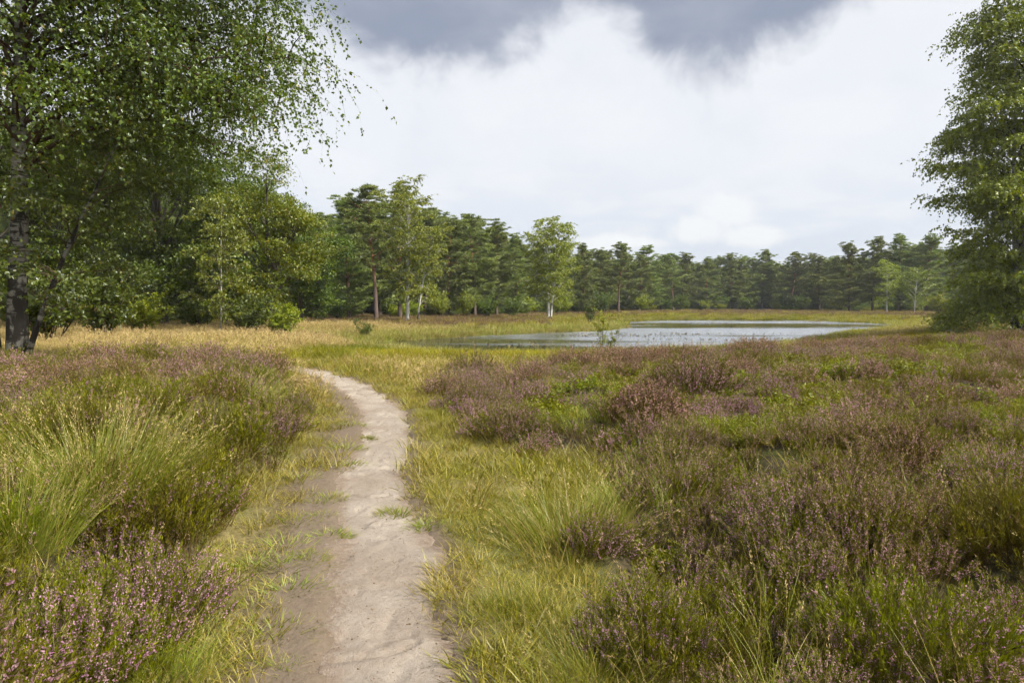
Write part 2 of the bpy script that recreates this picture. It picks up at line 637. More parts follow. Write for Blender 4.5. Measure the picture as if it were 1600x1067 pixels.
def birch_bark(name, white, dark, amount, foot):
    def col(nt):
        oc = OBJC(nt)
        n1 = NOISE(nt, STRETCH(nt, oc, (3.0, 3.0, 16.0)), 1.0, 4.0, 0.6)
        n2 = NOISE(nt, STRETCH(nt, oc, (4.0, 4.0, 1.6)), 1.0, 5.0, 0.6)
        lent = MR(nt, n1, amount, amount + 0.07)
        z = node(nt, 'ShaderNodeSeparateXYZ', ins={0: oc}).outputs[2]
        fis = MR(nt, M(nt, 'ADD', n2, MR(nt, z, 0.0, foot, 0.22, 0.0, False)), 0.58, 0.66)
        c = MIX(nt, NOISE(nt, oc, 7.0), white, tuple(v * 0.72 for v in white))
        c = MIX(nt, lent, c, dark)
        return MIX(nt, fis, c, tuple(v * 0.8 for v in dark))
    return rough_mat(name, col, lambda nt: NOISE(nt, STRETCH(nt, OBJC(nt), (9, 9, 4)), 1.0, 5.0), 0.7, 0.03)


MAT = {}
MAT['birch_bark'] = birch_bark('birch_bark', (0.62, 0.60, 0.55), (0.06, 0.05, 0.045), 0.60, 1.2)
MAT['old_birch_bark'] = birch_bark('old_birch_bark', (0.20, 0.19, 0.16), (0.035, 0.03, 0.024), 0.50, 5.0)
MAT['grey_birch_bark'] = birch_bark('grey_birch_bark', (0.42, 0.40, 0.36), (0.06, 0.05, 0.045), 0.56, 1.5)
MAT['oak_bark'] = rough_mat('oak_bark', lambda nt: MIX(nt, NOISE(nt, STRETCH(nt, OBJC(nt), (8, 8, 2)), 1.0, 5.0), (0.05, 0.042, 0.033), (0.14, 0.12, 0.095)),
                            lambda nt: NOISE(nt, STRETCH(nt, OBJC(nt), (10, 10, 2)), 1.0, 5.0), 0.8, 0.04)


def _pine_col(nt):
    oc = OBJC(nt)
    z = node(nt, 'ShaderNodeSeparateXYZ', ins={0: oc}).outputs[2]
    n = NOISE(nt, STRETCH(nt, oc, (6, 6, 2)), 1.0, 5.0)
    low = MIX(nt, n, (0.07, 0.05, 0.04), (0.20, 0.15, 0.12))
    up = MIX(nt, n, (0.20, 0.085, 0.04), (0.38, 0.19, 0.10))
    return MIX(nt, MR(nt, M(nt, 'ADD', z, M(nt, 'MULTIPLY', n, 2.0)), 3.5, 7.5), low, up)


MAT['pine_bark'] = rough_mat('pine_bark', _pine_col, lambda nt: NOISE(nt, STRETCH(nt, OBJC(nt), (9, 9, 3)), 1.0, 5.0), 0.7, 0.03)
MAT['birch_leaf'] = leaf_mat('birch_leaf', [(0.040, 0.068, 0.007), (0.075, 0.115, 0.011), (0.125, 0.165, 0.018)], 0.45, 0.05, 0.45, second=(0.26, 0.20, 0.03))
MAT['fresh_birch_leaf'] = leaf_mat('fresh_birch_leaf', [(0.100, 0.135, 0.013), (0.190, 0.230, 0.022), (0.30, 0.33, 0.045)], 0.48, 0.06, 0.45, second=(0.26, 0.22, 0.03))
MAT['pale_birch_leaf'] = leaf_mat('pale_birch_leaf', [(0.130, 0.170, 0.020), (0.210, 0.245, 0.032), (0.31, 0.33, 0.055)], 0.42, 0.04, 0.5, second=(0.30, 0.24, 0.05))
MAT['oak_leaf'] = leaf_mat('oak_leaf', [(0.032, 0.056, 0.006), (0.070, 0.105, 0.010), (0.135, 0.172, 0.016)], 0.40, 0.04, 0.5, second=(0.25, 0.24, 0.03))
MAT['lime_leaf'] = leaf_mat('lime_leaf', [(0.085, 0.13, 0.012), (0.15, 0.195, 0.018), (0.23, 0.26, 0.026)], 0.42, 0.04, 0.5, second=(0.34, 0.28, 0.03))
MAT['pine_needle'] = leaf_mat('pine_needle', [(0.075, 0.102, 0.026), (0.180, 0.220, 0.062), (0.32, 0.35, 0.11)], 0.34, 0.05, 0.45, second=(0.14, 0.13, 0.05))
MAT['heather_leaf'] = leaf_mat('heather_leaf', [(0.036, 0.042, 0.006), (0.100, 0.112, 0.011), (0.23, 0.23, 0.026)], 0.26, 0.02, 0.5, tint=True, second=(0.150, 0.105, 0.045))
MAT['heather_flower'] = leaf_mat('heather_flower', [(0.235, 0.120, 0.180), (0.40, 0.235, 0.325), (0.61, 0.43, 0.53)], 0.40, 0.0, 0.5, tint=True, second=(0.42, 0.285, 0.225))
MAT['heather_stem'] = leaf_mat('heather_stem', [(0.035, 0.024, 0.015), (0.075, 0.052, 0.033)], 0.0, 0.0)
MAT['grass_blade'] = leaf_mat('grass_blade', [(0.100, 0.112, 0.014), (0.180, 0.176, 0.022), (0.275, 0.245, 0.040)], 0.42, 0.03, 0.5, tint=True, second=(0.43, 0.350, 0.125))
MAT['lush_blade'] = leaf_mat('lush_blade', [(0.11, 0.16, 0.022), (0.185, 0.235, 0.034), (0.28, 0.32, 0.07)], 0.42, 0.03, 0.5, tint=True, second=(0.46, 0.36, 0.16))
MAT['seed_head'] = leaf_mat('seed_head', [(0.32, 0.23, 0.14), (0.46, 0.36, 0.20), (0.56, 0.46, 0.25)], 0.25, 0.0)
MAT['bilberry_leaf'] = leaf_mat('bilberry_leaf', [(0.09, 0.115, 0.010), (0.165, 0.185, 0.015), (0.24, 0.25, 0.022)], 0.42, 0.03, 0.5, tint=True, second=(0.22, 0.17, 0.03))
MAT['sedge_blade'] = leaf_mat('sedge_blade', [(0.22, 0.19, 0.010), (0.34, 0.29, 0.014), (0.46, 0.39, 0.03)], 0.40, 0.02, 0.5, tint=True, second=(0.10, 0.14, 0.03))
MAT['pond_weed'] = leaf_mat('pond_weed', [(0.05, 0.045, 0.02), (0.10, 0.075, 0.03), (0.16, 0.12, 0.05)], 0.1, 0.05, 0.4)
MAT['twig'] = leaf_mat('twig', [(0.05, 0.035, 0.025), (0.10, 0.075, 0.055)], 0.0, 0.0)
MAT['dead_twig'] = leaf_mat('dead_twig', [(0.075, 0.055, 0.042), (0.20, 0.155, 0.125)], 0.0, 0.0)
MAT['litter'] = leaf_mat('litter', [(0.09, 0.06, 0.04), (0.20, 0.15, 0.10), (0.34, 0.27, 0.19)], 0.1, 0.0)


# ------------------------------------------------------------------ ground, path, pond
def nonuniform(lo, hi, c, d0, g):
    """Coordinates with spacing d0 near c (within 3 m) growing by g per metre away."""
    def run(end, sgn):
        out, v = [], c
        while (end - v) * sgn > 0:
            out.append(v)
            v += sgn * (d0 + max(0.0, abs(v - c) - 2.6) * g)
        out.append(end)
        return out
    return np.array(sorted(set(run(lo, -1) + run(hi, 1))))


def ground_mat():
    m, nt = new_mat('ground')
    a = node(nt, 'ShaderNodeAttribute', attribute_name='zone')
    sp = node(nt, 'ShaderNodeSeparateXYZ', ins={0: a.outputs['Vector']})
    heath, bare, green = sp.outputs
    pos = POSN(nt)
    n1 = NOISE(nt, pos, 2.5, 6.0, 0.6)
    n2 = NOISE(nt, pos, 24.0, 5.0, 0.65)
    n3 = NOISE(nt, pos, 0.35, 4.0, 0.6)
    straw = MIX(nt, MR(nt, n2, 0.3, 0.7), (0.12, 0.105, 0.035), (0.26, 0.205, 0.085))
    straw = MIX(nt, MR(nt, n3, 0.40, 0.62), straw, (0.12, 0.125, 0.035))
    straw = MIX(nt, green, straw, (0.10, 0.115, 0.028))
    dark = MIX(nt, MR(nt, n2, 0.35, 0.7), (0.035, 0.027, 0.016), (0.10, 0.075, 0.045))
    dark = MIX(nt, MR(nt, n1, 0.5, 0.7), dark, (0.07, 0.075, 0.022))
    soil = MIX(nt, MR(nt, n2, 0.3, 0.7), (0.070, 0.050, 0.031), (0.16, 0.118, 0.080))
    soil = MIX(nt, MR(nt, bare, 0.80, 1.0), soil, MIX(nt, n2, (0.105, 0.077, 0.052), (0.215, 0.168, 0.122)))
    c = MIX(nt, heath, straw, dark)
    c = MIX(nt, M(nt, 'MULTIPLY', bare, MR(nt, n1, 0.18, 0.36)), c, soil)
    b = node(nt, 'ShaderNodeBsdfPrincipled', ins={'Base Color': c, 'Roughness': 1.0, 'Specular IOR Level': 0.1})
    bn = node(nt, 'ShaderNodeBump', ins={'Strength': 0.6, 'Distance': 0.02, 'Height': n2})
    nt.links.new(bn.outputs[0], b.inputs['Normal'])
    node(nt, 'ShaderNodeOutputMaterial', ins={0: b.outputs[0]})
    return m


def build_ground():
    xs = nonuniform(-1500, 1500, -0.4, 0.065, 0.034)
    ys = nonuniform(-60, 3500, 4.6, 0.065, 0.026)
    X, Y = np.meshgrid(xs, ys)
    x, y = X.ravel(), Y.ravel()
    z = zones(x, y)
    h = height(x, y, z) - path_dip(x, y, z)
    nx, ny = len(xs), len(ys)
    me = bpy.data.meshes.new('ground')
    i = np.arange(ny - 1)[:, None] * nx + np.arange(nx - 1)[None, :]
    F = np.stack([i, i + 1, i + nx + 1, i + nx], -1).reshape(-1, 4).astype(np.int32)
    me.vertices.add(nx * ny)
    me.vertices.foreach_set('co', np.stack([x, y, h], -1).astype(np.float32).ravel())
    me.loops.add(F.size)
    me.loops.foreach_set('vertex_index', F.ravel())
    me.polygons.add(len(F))
    me.polygons.foreach_set('loop_start', np.arange(0, F.size, 4, dtype=np.int32))
    me.polygons.foreach_set('use_smooth', np.ones(len(F), bool))
    za = me.attributes.new('zone', 'FLOAT_VECTOR', 'POINT')
    bare = np.where(z['side'] < 0, sstep(z['pd'], 0.85, 0.20), sstep(z['pd'], 0.28, 0.02))
    wood = sstep(y, 95, 130)
    green = z['shore'] * 0.8
    za.data.foreach_set('vector', np.stack([np.maximum(np.maximum(z['heath'], z['far_heath'] * 0.8), wood * 0.6), bare, green], -1).astype(np.float32).ravel())
    me.materials.append(ground_mat())
    me.update(calc_edges=True)
    o = obj('ground', me)
    o['kind'] = 'structure'
    o['label'] = 'sandy heathland ground under the grass and heather'


def path_mat():
    m, nt = new_mat('path_sand')
    pos = POSN(nt)
    n1 = NOISE(nt, pos, 1.6, 5.0, 0.6)
    n2 = NOISE(nt, pos, 30.0, 6.0, 0.7)
    n3 = NOISE(nt, pos, 160.0, 3.0, 0.7)
    a = node(nt, 'ShaderNodeAttribute', attribute_name='vc')
    sp = node(nt, 'ShaderNodeSeparateXYZ', ins={0: a.outputs['Vector']})
    c = MIX(nt, MR(nt, n1, 0.35, 0.68), (0.355, 0.298, 0.238), (0.445, 0.382, 0.312))
    c = MIX(nt, MR(nt, n2, 0.52, 0.78, 0.0, 0.5), c, (0.27, 0.205, 0.155))
    c = MIX(nt, MR(nt, n3, 0.55, 0.66, 0.0, 0.55), c, (0.20, 0.16, 0.125))
    c = MIX(nt, M(nt, 'MULTIPLY', sp.outputs[0], MR(nt, n2, 0.25, 0.6)), c, (0.27, 0.20, 0.145))
    b = node(nt, 'ShaderNodeBsdfPrincipled', ins={'Base Color': c, 'Roughness': 1.0, 'Specular IOR Level': 0.1})
    bn = node(nt, 'ShaderNodeBump', ins={'Strength': 1.0, 'Distance': 0.020, 'Height': M(nt, 'ADD', M(nt, 'ADD', n2, M(nt, 'MULTIPLY', n3, 0.6)), M(nt, 'MULTIPLY', NOISE(nt, STRETCH(nt, pos, (1.0, 2.2, 1)), 14.0, 4.0, 0.6), 0.4))})
    nt.links.new(bn.outputs[0], b.inputs['Normal'])
    node(nt, 'ShaderNodeOutputMaterial', ins={0: b.outputs[0]})
    return m


# small steps and creases in the sand: pixel polyline, depth
CREASES = [[(430, 1022), (490, 1026), (560, 1020), (610, 1010), (650, 996)], [(545, 771), (575, 775), (606, 771)], [(590, 817), (625, 814), (650, 806)],
           [(560, 726), (590, 727)], [(520, 846), (560, 843), (585, 845)]]


def path_z(x, y, v, jag):
    """Height of the sand at points; v = cross coordinate in half widths."""
    base = height(x, y)
    dish = -0.016
    micro = (fbm(x, y, 0.16, 71, 4) - 0.5) * 0.020 + (fbm(x, y, 0.45, 75, 2) - 0.5) * 0.020
    dent = -0.016 * sstep(fbm(x, y, 0.13, 77, 2), 0.60, 0.76)
    z = base + dish + micro + dent
    for line in CREASES:
        P = np.array([at(a, b)[:2] for a, b in line])
        best = np.full(len(x), 9.0)
        for p, q in zip(P[:-1], P[1:]):
            e = q - p
            t = np.clip(((x - p[0]) * e[0] + (y - p[1]) * e[1]) / (e @ e), 0, 1)
            best = np.minimum(best, np.hypot(x - p[0] - t * e[0], y - p[1] - t * e[1]))
        z = z - 0.028 * np.exp(-(best / 0.020) ** 2) + 0.018 * np.exp(-((best - 0.05) / 0.035) ** 2)
    over = sstep(np.abs(v), 1.22, 1.45)
    return z - over * 0.06


def build_path():
    C, W = resample(_pc, _hw, 0.036)
    T = unit(np.gradient(C, axis=0))
    N = np.stack([T[:, 1], -T[:, 0]], -1)
    nv = 49
    v = np.linspace(-1.45, 1.45, nv)
    XY = C[:, None, :] + N[:, None, :] * (v[None, :, None] * W[:, None, None])
    x, y = XY[..., 0].ravel(), XY[..., 1].ravel()
    vv = np.tile(v, len(C))
    jag = (fbm(x, y, 0.30, 81, 4) - 0.5) * 0.9
    z = path_z(x, y, vv, jag)
    dirt = np.clip(sstep(np.abs(vv) - jag * 0.8, 0.55, 1.05) + sstep(fbm(x, y, 0.7, 85), 0.55, 0.75) * 0.4, 0, 1)
    mb = MB()
    n = len(C)
    i = np.arange(n - 1)[:, None] * nv + np.arange(nv - 1)[None, :]
    q = np.stack([i, i + 1, i + nv + 1, i + nv], -1).reshape(-1, 4)
    F = np.concatenate([q[:, [0, 1, 2]], q[:, [0, 2, 3]]])
    mb.add(np.stack([x, y, z], -1), F, np.stack([dirt, dirt * 0, dirt * 0], -1), smooth=True)
    o = obj('path', mb.mesh('path', path_mat()))
    o['kind'] = 'structure'
    o['label'] = 'narrow pale sandy footpath winding through the heath'


def water_mat():
    m, nt = new_mat('pond_water')
    pos = node(nt, 'ShaderNodeMapping', ins={0: POSN(nt), 1: (6.0, 11.0, 0.0)}).outputs[0]
    w1 = NOISE(nt, STRETCH(nt, pos, (1.0, 2.2, 1)), 2.6, 3.0, 0.6)
    w2 = NOISE(nt, STRETCH(nt, pos, (1.0, 1.6, 1)), 9.0, 3.0, 0.6)
    calm = NOISE(nt, STRETCH(nt, pos, (0.035, 0.13, 1)), 1.0, 4.0, 0.6)
    stir = MR(nt, calm, 0.36, 0.48)
    # water sheltered from the wind: a band before the far bank and a strip along the spit
    sx = node(nt, 'ShaderNodeSeparateXYZ', ins={0: POSN(nt)})
    wob = M(nt, 'MULTIPLY', M(nt, 'SUBTRACT', calm, 0.5), 22.0)
    yy = M(nt, 'ADD', sx.outputs[1], wob)
    xx = M(nt, 'ADD', sx.outputs[0], M(nt, 'MULTIPLY', wob, 1.6))
    band = M(nt, 'MULTIPLY', M(nt, 'MULTIPLY', MR(nt, yy, 59.0, 63.0), MR(nt, yy, 75.0, 71.0)), M(nt, 'MULTIPLY', MR(nt, xx, 10.0, 16.0), MR(nt, xx, 38.0, 31.0)))
    lee = M(nt, 'MULTIPLY', M(nt, 'MULTIPLY', MR(nt, yy, 34.0, 37.0), MR(nt, yy, 46.0, 41.0)), MR(nt, xx, 7.0, 2.0))
    stir = M(nt, 'MULTIPLY', stir, M(nt, 'SUBTRACT', 1.0, M(nt, 'MAXIMUM', band, M(nt, 'MULTIPLY', lee, 0.8))))
    hgt = M(nt, 'MULTIPLY', M(nt, 'ADD', w1, M(nt, 'MULTIPLY', w2, 0.12)), M(nt, 'ADD', M(nt, 'MULTIPLY', stir, 0.9), 0.1))
    bn = node(nt, 'ShaderNodeBump', ins={'Strength': 1.0, 'Distance': 0.04, 'Height': hgt})
    rg = MR(nt, stir, 0, 1, 0.05, 0.22, False)
    b = node(nt, 'ShaderNodeBsdfDiffuse', ins={0: (0.045, 0.045, 0.030, 1)})
    g = node(nt, 'ShaderNodeBsdfGlossy', ins={0: (0.96, 0.97, 0.98, 1), 1: rg, 'Normal': bn.outputs[0]})
    fr = node(nt, 'ShaderNodeFresnel', ins={0: 1.33, 1: bn.outputs[0]}).outputs[0]
    mx = node(nt, 'ShaderNodeMixShader', ins={0: M(nt, 'MAXIMUM', fr, MR(nt, stir, 0, 1, 0.25, 0.95, False)), 1: b.outputs[0], 2: g.outputs[0]})
    node(nt, 'ShaderNodeOutputMaterial', ins={0: mx.outputs[0]})
    return m


def build_water():
    lo, hi = POND.min(0) - 8, POND.max(0) + 8
    mb = MB()
    mb.add([(lo[0], lo[1], WATER), (hi[0], lo[1], WATER), (hi[0], hi[1], WATER), (lo[0], hi[1], WATER)], [(0, 1, 2), (0, 2, 3)], (0, 0, 0))
    o = obj('pond_water', mb.mesh('pond_water', water_mat()))
    o['kind'] = 'structure'
    o['label'] = 'rippled grey heath pond reflecting the cloudy sky'


build_ground()
build_path()
build_water()

# ------------------------------------------------------------------ trees
LEAFROWS = {}


def leaf_attr(r, n, yellow=0.03):
    a = np.zeros((n, 3))
    a[:, 0] = r.uniform(0, 1, n)
    a[:, 1] = np.where(r.uniform(0, 1, n) < yellow, r.uniform(0.4, 1, n), r.uniform(0, 0.12, n))
    return a


def bark_attr(r):
    return (r.uniform(), 0, 0)


def birch(seed, H, r0, stems, spread, cb, nprim, twig, nleaf, lsize, sides=10, droop=1.0, prof=None, extra=None, yellow=0.03, skip=None, tw_per=5, start=0.55):
    """Returns list of stem meshes (MB), limbs MB, crown MB. stems: list of (base dx,dy, top dx,dy, height factor, radius factor)."""
    r = np.random.default_rng(seed)
    stem_mbs, limbs, crown = [], MB(), MB()
    prof = prof or (lambda t: 0.35 + 0.65 * np.sin(np.pi * np.clip((t - cb) / (1.02 - cb), 0, 1) ** 0.75))
    tb, taz, tl, = [], [], []
    for (bx, by, tx, ty, hf, rf) in stems:
        Hs = H * hf
        k = 16
        t = np.linspace(0, 1, k + 1)
        wob = np.cumsum(r.normal(0, 0.012 * Hs / k ** 0.5, (k + 1, 2)), axis=0) * t[:, None]
        P = np.stack([bx + (tx - bx) * t ** 1.25 + wob[:, 0], by + (ty - by) * t ** 1.25 + wob[:, 1], Hs * t - 0.12 * (t == 0)], -1)
        rad = r0 * rf * ((1 - t) ** 0.85 * 0.92 + 0.05)
        rad[0] *= 1.35
        rad[1] *= 1.06
        mb = MB()
        tube(mb, P, rad, sides, bark_attr(r))
        stem_mbs.append(mb)
        npr = int(nprim * hf)
        prim = []
        for i in range(npr):
            tt = cb + (0.97 - cb) * ((i + r.uniform()) / npr)
            az = i * 2.39996 + r.normal(0, 0.35)
            ln = spread * prof(tt) * r.uniform(0.6, 1.18)
            prim.append((tt, az, ln, start + r.normal(0, 0.2)))
        if extra:
            prim += extra
        for (tt, az, ln, th0) in prim:
            f = tt * k
            j = min(int(f), k - 1)
            b = P[j] + (P[j + 1] - P[j]) * (f - j)
            kk = 8
            C = curves(b[None], np.array([az]), np.array([ln]), np.array([th0]), np.array([1.0 * droop]), kk)[0]
            C[1:] += np.cumsum(r.normal(0, ln * 0.016, (kk, 3)), axis=0)
            if skip and skip(C[-1]):
                continue
            br = min(rad[j] * 0.45, 0.010 * ln + 0.008)
            tube(limbs, C, br * (1 - np.linspace(0, 0.88, kk + 1)), 5, bark_attr(r))
            ns = max(3, int(ln * 2.6))
            us = r.uniform(0.22, 1.0, ns)
            fi = np.clip((us * kk).astype(int), 0, kk - 1)
            sb = C[fi] + (C[fi + 1] - C[fi]) * (us * kk - fi)[:, None]
            sa = az + r.choice([-1, 1], ns) * r.uniform(0.4, 1.5, ns)
            sl = (0.30 * ln * (1.1 - us * 0.6) + 0.25) * r.uniform(0.6, 1.2, ns)
            S = curves(sb, sa, sl, r.uniform(0.6, 1.2, ns), r.uniform(0.5, 1.0, ns) * droop, 3)
            for q in range(ns):
                tube(limbs, S[q], np.linspace(br * 0.3 + 0.003, 0.003, 4), 3, bark_attr(r))
            # hanging twigs from the primary and its side branches
            for P2, az2, m in ((C[None], np.array([az]), int(ln * tw_per * 0.8)), (S, sa, tw_per)):
                n2 = len(P2)
                idx = np.repeat(np.arange(n2), m)
                u2 = r.uniform(0.06, 1.0, len(idx)) ** 0.8
                p, _ = along(P2, idx, u2)
                tb.append(p)
                taz.append(az2[idx] + r.normal(0, 0.8, len(idx)))
                tl.append(twig * r.uniform(0.35, 1.1, len(idx)))
    tb, taz, tl = np.vstack(tb), np.concatenate(taz), np.concatenate(tl)
    n = len(tb)
    TW = curves(tb, taz, tl, r.uniform(0.9, 1.6, n), r.uniform(0.8, 1.6, n) * droop, 4)
    ribbons(limbs, TW, np.full(n, 0.011), r.uniform(0, 3.14, n), np.stack([r.uniform(0, 1, n), np.zeros(n), np.zeros(n)], -1))
    m = n * nleaf
    idx = np.repeat(np.arange(n), nleaf)
    p, tan = along(TW, idx, r.uniform(0.08, 1.0, m))
    ax = unit(rdir(r, m) * 0.8 + tan * 0.35 + np.array([0, 0, -0.45]))
    p = p + rdir(r, m) * lsize * 0.28
    sz = lsize * r.uniform(0.65, 1.2, m)
    diamonds(crown, p, ax, rdir(r, m), sz, sz * 0.74, leaf_attr(r, m, yellow))
    return stem_mbs, limbs, crown


def place_birch(name, label, res, loc, rz, bark, leaf, group=None, scale=1.0):
    t = thing(name, label, 'tree', loc, rz, scale, group)
    for mb in res[0]:
        obj('trunk', mb.mesh('trunk', MAT[bark]), t)
    obj('branches', res[1].mesh('branches', MAT['twig'] if bark != 'birch_bark' else MAT[bark]), t)
    obj('crown', res[2].mesh('crown', MAT[leaf]), t)
    return t


def gz(x, y):
    return float(ground_height(np.array([x]), np.array([y]))[0])


def gp(px, dist):
    x = col_at(px, dist)
    return (x, dist, gz(x, dist) - 0.03)


def pine(seed, H, cb, spread, dens=1.0, sparse=0.0, needle=0.25):
    r = np.random.default_rng(seed)
    trunk, crown = MB(), MB()
    k = 12
    t = np.linspace(0, 1, k + 1)
    lean = r.normal(0, 0.03, 2) * H
    P = np.stack([lean[0] * t ** 2 + np.cumsum(r.normal(0, 0.02, k + 1)) * t, lean[1] * t ** 2 + np.cumsum(r.normal(0, 0.02, k + 1)) * t, H * t * 0.97], -1)
    P[0, 2] = -0.15
    rad = (0.012 * H + 0.03) * ((1 - t) * 0.93 + 0.05)
    tube(trunk, P, rad, 8, bark_attr(r))
    cc, cs = [], []
    nb = int(54 * dens)
    for i in range(nb):
        tt = cb + (0.985 - cb) * ((i + r.uniform()) / nb)
        s = (tt - cb) / (1 - cb)
        ln = spread * (0.24 + 0.76 * (1 - s) ** 0.50) * r.uniform(0.6, 1.15)
        if s < 0.18:
            ln *= r.uniform(0.45, 1.0)
        if r.uniform() < sparse:
            continue
        az = i * 2.4 + r.normal(0, 0.5)
        th = 1.35 - 0.75 * s ** 1.5 + r.normal(0, 0.12)
        f = tt * k
        j = min(int(f), k - 1)
        b = P[j] + (P[j + 1] - P[j]) * (f - j)
        C = curves(b[None], np.array([az]), np.array([ln]), np.array([th]), np.array([-0.35]), 5)[0]
        tube(trunk, C, np.linspace(0.012 * ln + 0.015, 0.008, 6), 4, bark_attr(r))
        m = max(4, int(ln * 5.0))
        u = r.uniform(0.22, 1.04, m)
        fi = np.clip((u * 5).astype(int), 0, 4)
        c = C[fi] + (C[fi + 1] - C[fi]) * (u * 5 - fi)[:, None]
        c = c + np.stack([r.normal(0, 0.22 * ln * 0.4 + 0.08, m), r.normal(0, 0.22 * ln * 0.4 + 0.08, m), r.normal(0.05, 0.09, m)], -1)
        cc.append(c)
        cs.append(r.uniform(0.24, 0.46, m) * (0.75 + 0.25 * (1 - s)))
    top = P[-1] + r.normal(0, 0.16, (9, 3)) * np.array([1, 1, 1.5]) + np.array([0, 0, -0.15])
    cc.append(top)
    cs.append(r.uniform(0.2, 0.34, 9))
    cc, cs = np.vstack(cc), np.concatenate(cs)
    n = len(cc)
    sh = 16
    idx = np.repeat(np.arange(n), sh)
    d = rdir(r, n * sh)
    d[:, 2] = np.abs(d[:, 2]) * 0.8 + d[:, 2] * 0.2 - 0.1
    base = cc[idx] + d * (cs[idx] * r.uniform(0.15, 1.0, len(idx)))[:, None] * np.array([1, 1, 0.55])
    up = unit(d + np.array([0, 0, 0.9]))
    nd = 6
    i2 = np.repeat(np.arange(len(base)), nd)
    ax = unit(up[i2] + rdir(r, len(i2)) * 0.75)
    sd = unit(np.cross(ax, rdir(r, len(i2))))
    ln = needle * r.uniform(0.7, 1.25, len(i2))
    b0 = base[i2]
    V = np.stack([b0 - sd * 0.026, b0 + sd * 0.026, b0 + ax * ln[:, None]], 1).reshape(-1, 3)
    F = np.arange(len(V)).reshape(-1, 3)
    A = np.zeros((len(i2), 3))
    shade = r.uniform(0, 1, n)
    A[:, 0] = np.clip(shade[idx][i2] * 0.6 + r.uniform(0, 0.4, len(i2)), 0, 1)
    A[:, 1] = r.uniform(0, 0.2, len(i2))
    crown.add(V, F, np.repeat(A, 3, axis=0))
    return trunk.mesh('trunk', MAT['pine_bark']), crown.mesh('crown', MAT['pine_needle'])


def broadleaf(seed, H, rx, rz, zc, lobes, clusters, leaves, lsize, yellow=0.03, trunk_r=0.22, low=0.35, flat=0.55):
    """Rounded crown made of leaf clusters at the ends of real limbs."""
    r = np.random.default_rng(seed)
    trunk, crown = MB(), MB()
    k = 8
    t = np.linspace(0, 1, k + 1)
    P = np.stack([np.cumsum(r.normal(0, 0.05, k + 1)) * t, np.cumsum(r.normal(0, 0.05, k + 1)) * t, H * 0.86 * t], -1)
    P[0, 2] = -0.15
    rad = trunk_r * ((1 - t) * 0.9 + 0.08)
    rad[0] *= 1.3
    tube(trunk, P, rad, 9, bark_attr(r))
    cen = []
    for i in range(lobes):
        az = i * 2.4 + r.normal(0, 0.3)
        el = r.uniform(-1.15, 1.0)
        rr = r.uniform(0.45, 0.85)
        cen.append((math.cos(az) * rx * rr * math.cos(el * 0.9), math.sin(az) * rx * rr * math.cos(el * 0.9), zc + rz * rr * math.sin(el * 1.2), r.uniform(0.32, 0.50) * rx))
    cl = []
    for (cx_, cy_, cz_, cr_) in cen:
        b = P[int(np.clip((cz_ * 0.62 / (H * 0.86)) * k, 1, k - 1))]
        e = np.array([cx_, cy_, cz_])
        mid = (b + e) / 2 + np.array([0, 0, -0.06 * rz]) + r.normal(0, 0.15, 3)
        tt = np.linspace(0, 1, 7)[:, None]
        C = (1 - tt) ** 2 * b + 2 * tt * (1 - tt) * mid + tt ** 2 * e
        tube(trunk, C, np.linspace(trunk_r * 0.36, 0.02, 7), 5, bark_attr(r))
        m = clusters // lobes
        d = rdir(r, m)
        d[:, 2] = d[:, 2] * 0.8 + 0.15
        q = e + d * cr_ * r.uniform(0.35, 1.05, m)[:, None]
        for z_ in q[: max(3, m // 4)]:
            C2 = np.stack([C[4], (C[4] + z_) / 2 + r.normal(0, 0.08, 3), z_])
            tube(trunk, C2, [0.03, 0.02, 0.008], 4, bark_attr(r))
        cl.append(q)
    cl = np.vstack(cl)
    cl = cl[cl[:, 2] > low]
    n = len(cl)
    idx = np.repeat(np.arange(n), leaves)
    m = len(idx)
    off = rdir(r, m) * (r.uniform(0.1, 1.0, m) ** 0.6 * 0.48 * r.uniform(0.7, 1.4, n)[idx])[:, None] * np.array([1.25, 1.25, flat])
    p = cl[idx] + off
    ax = unit(rdir(r, m) + np.array([0, 0, -0.35]))
    nr = unit(rdir(r, m) * 0.7 + np.array([0, 0, 0.8]))
    sz = lsize * r.uniform(0.6, 1.25, m)
    A = leaf_attr(r, m, yellow)
    A[:, 0] = np.clip(r.uniform(0, 0.55, n)[idx] + r.uniform(0, 0.45, m), 0, 1)
    diamonds(crown, p, ax, nr, sz, sz * 0.62, A)
    return trunk, crown


def copy_tree(src, loc, rz, scale, label, group=None, cat=None):
    c = src.copy()
    COL.objects.link(c)
    c.location = loc
    c.rotation_euler = (0, 0, rz)
    c.scale = (scale,) * 3 if np.isscalar(scale) else scale
    c['label'] = label
    if group:
        c['group'] = group
    for ch in src.children:
        d = ch.copy()
        COL.objects.link(d)
        d.parent = c
        for g in ch.children:
            e = g.copy()
            COL.objects.link(e)
            e.parent = d
    return c


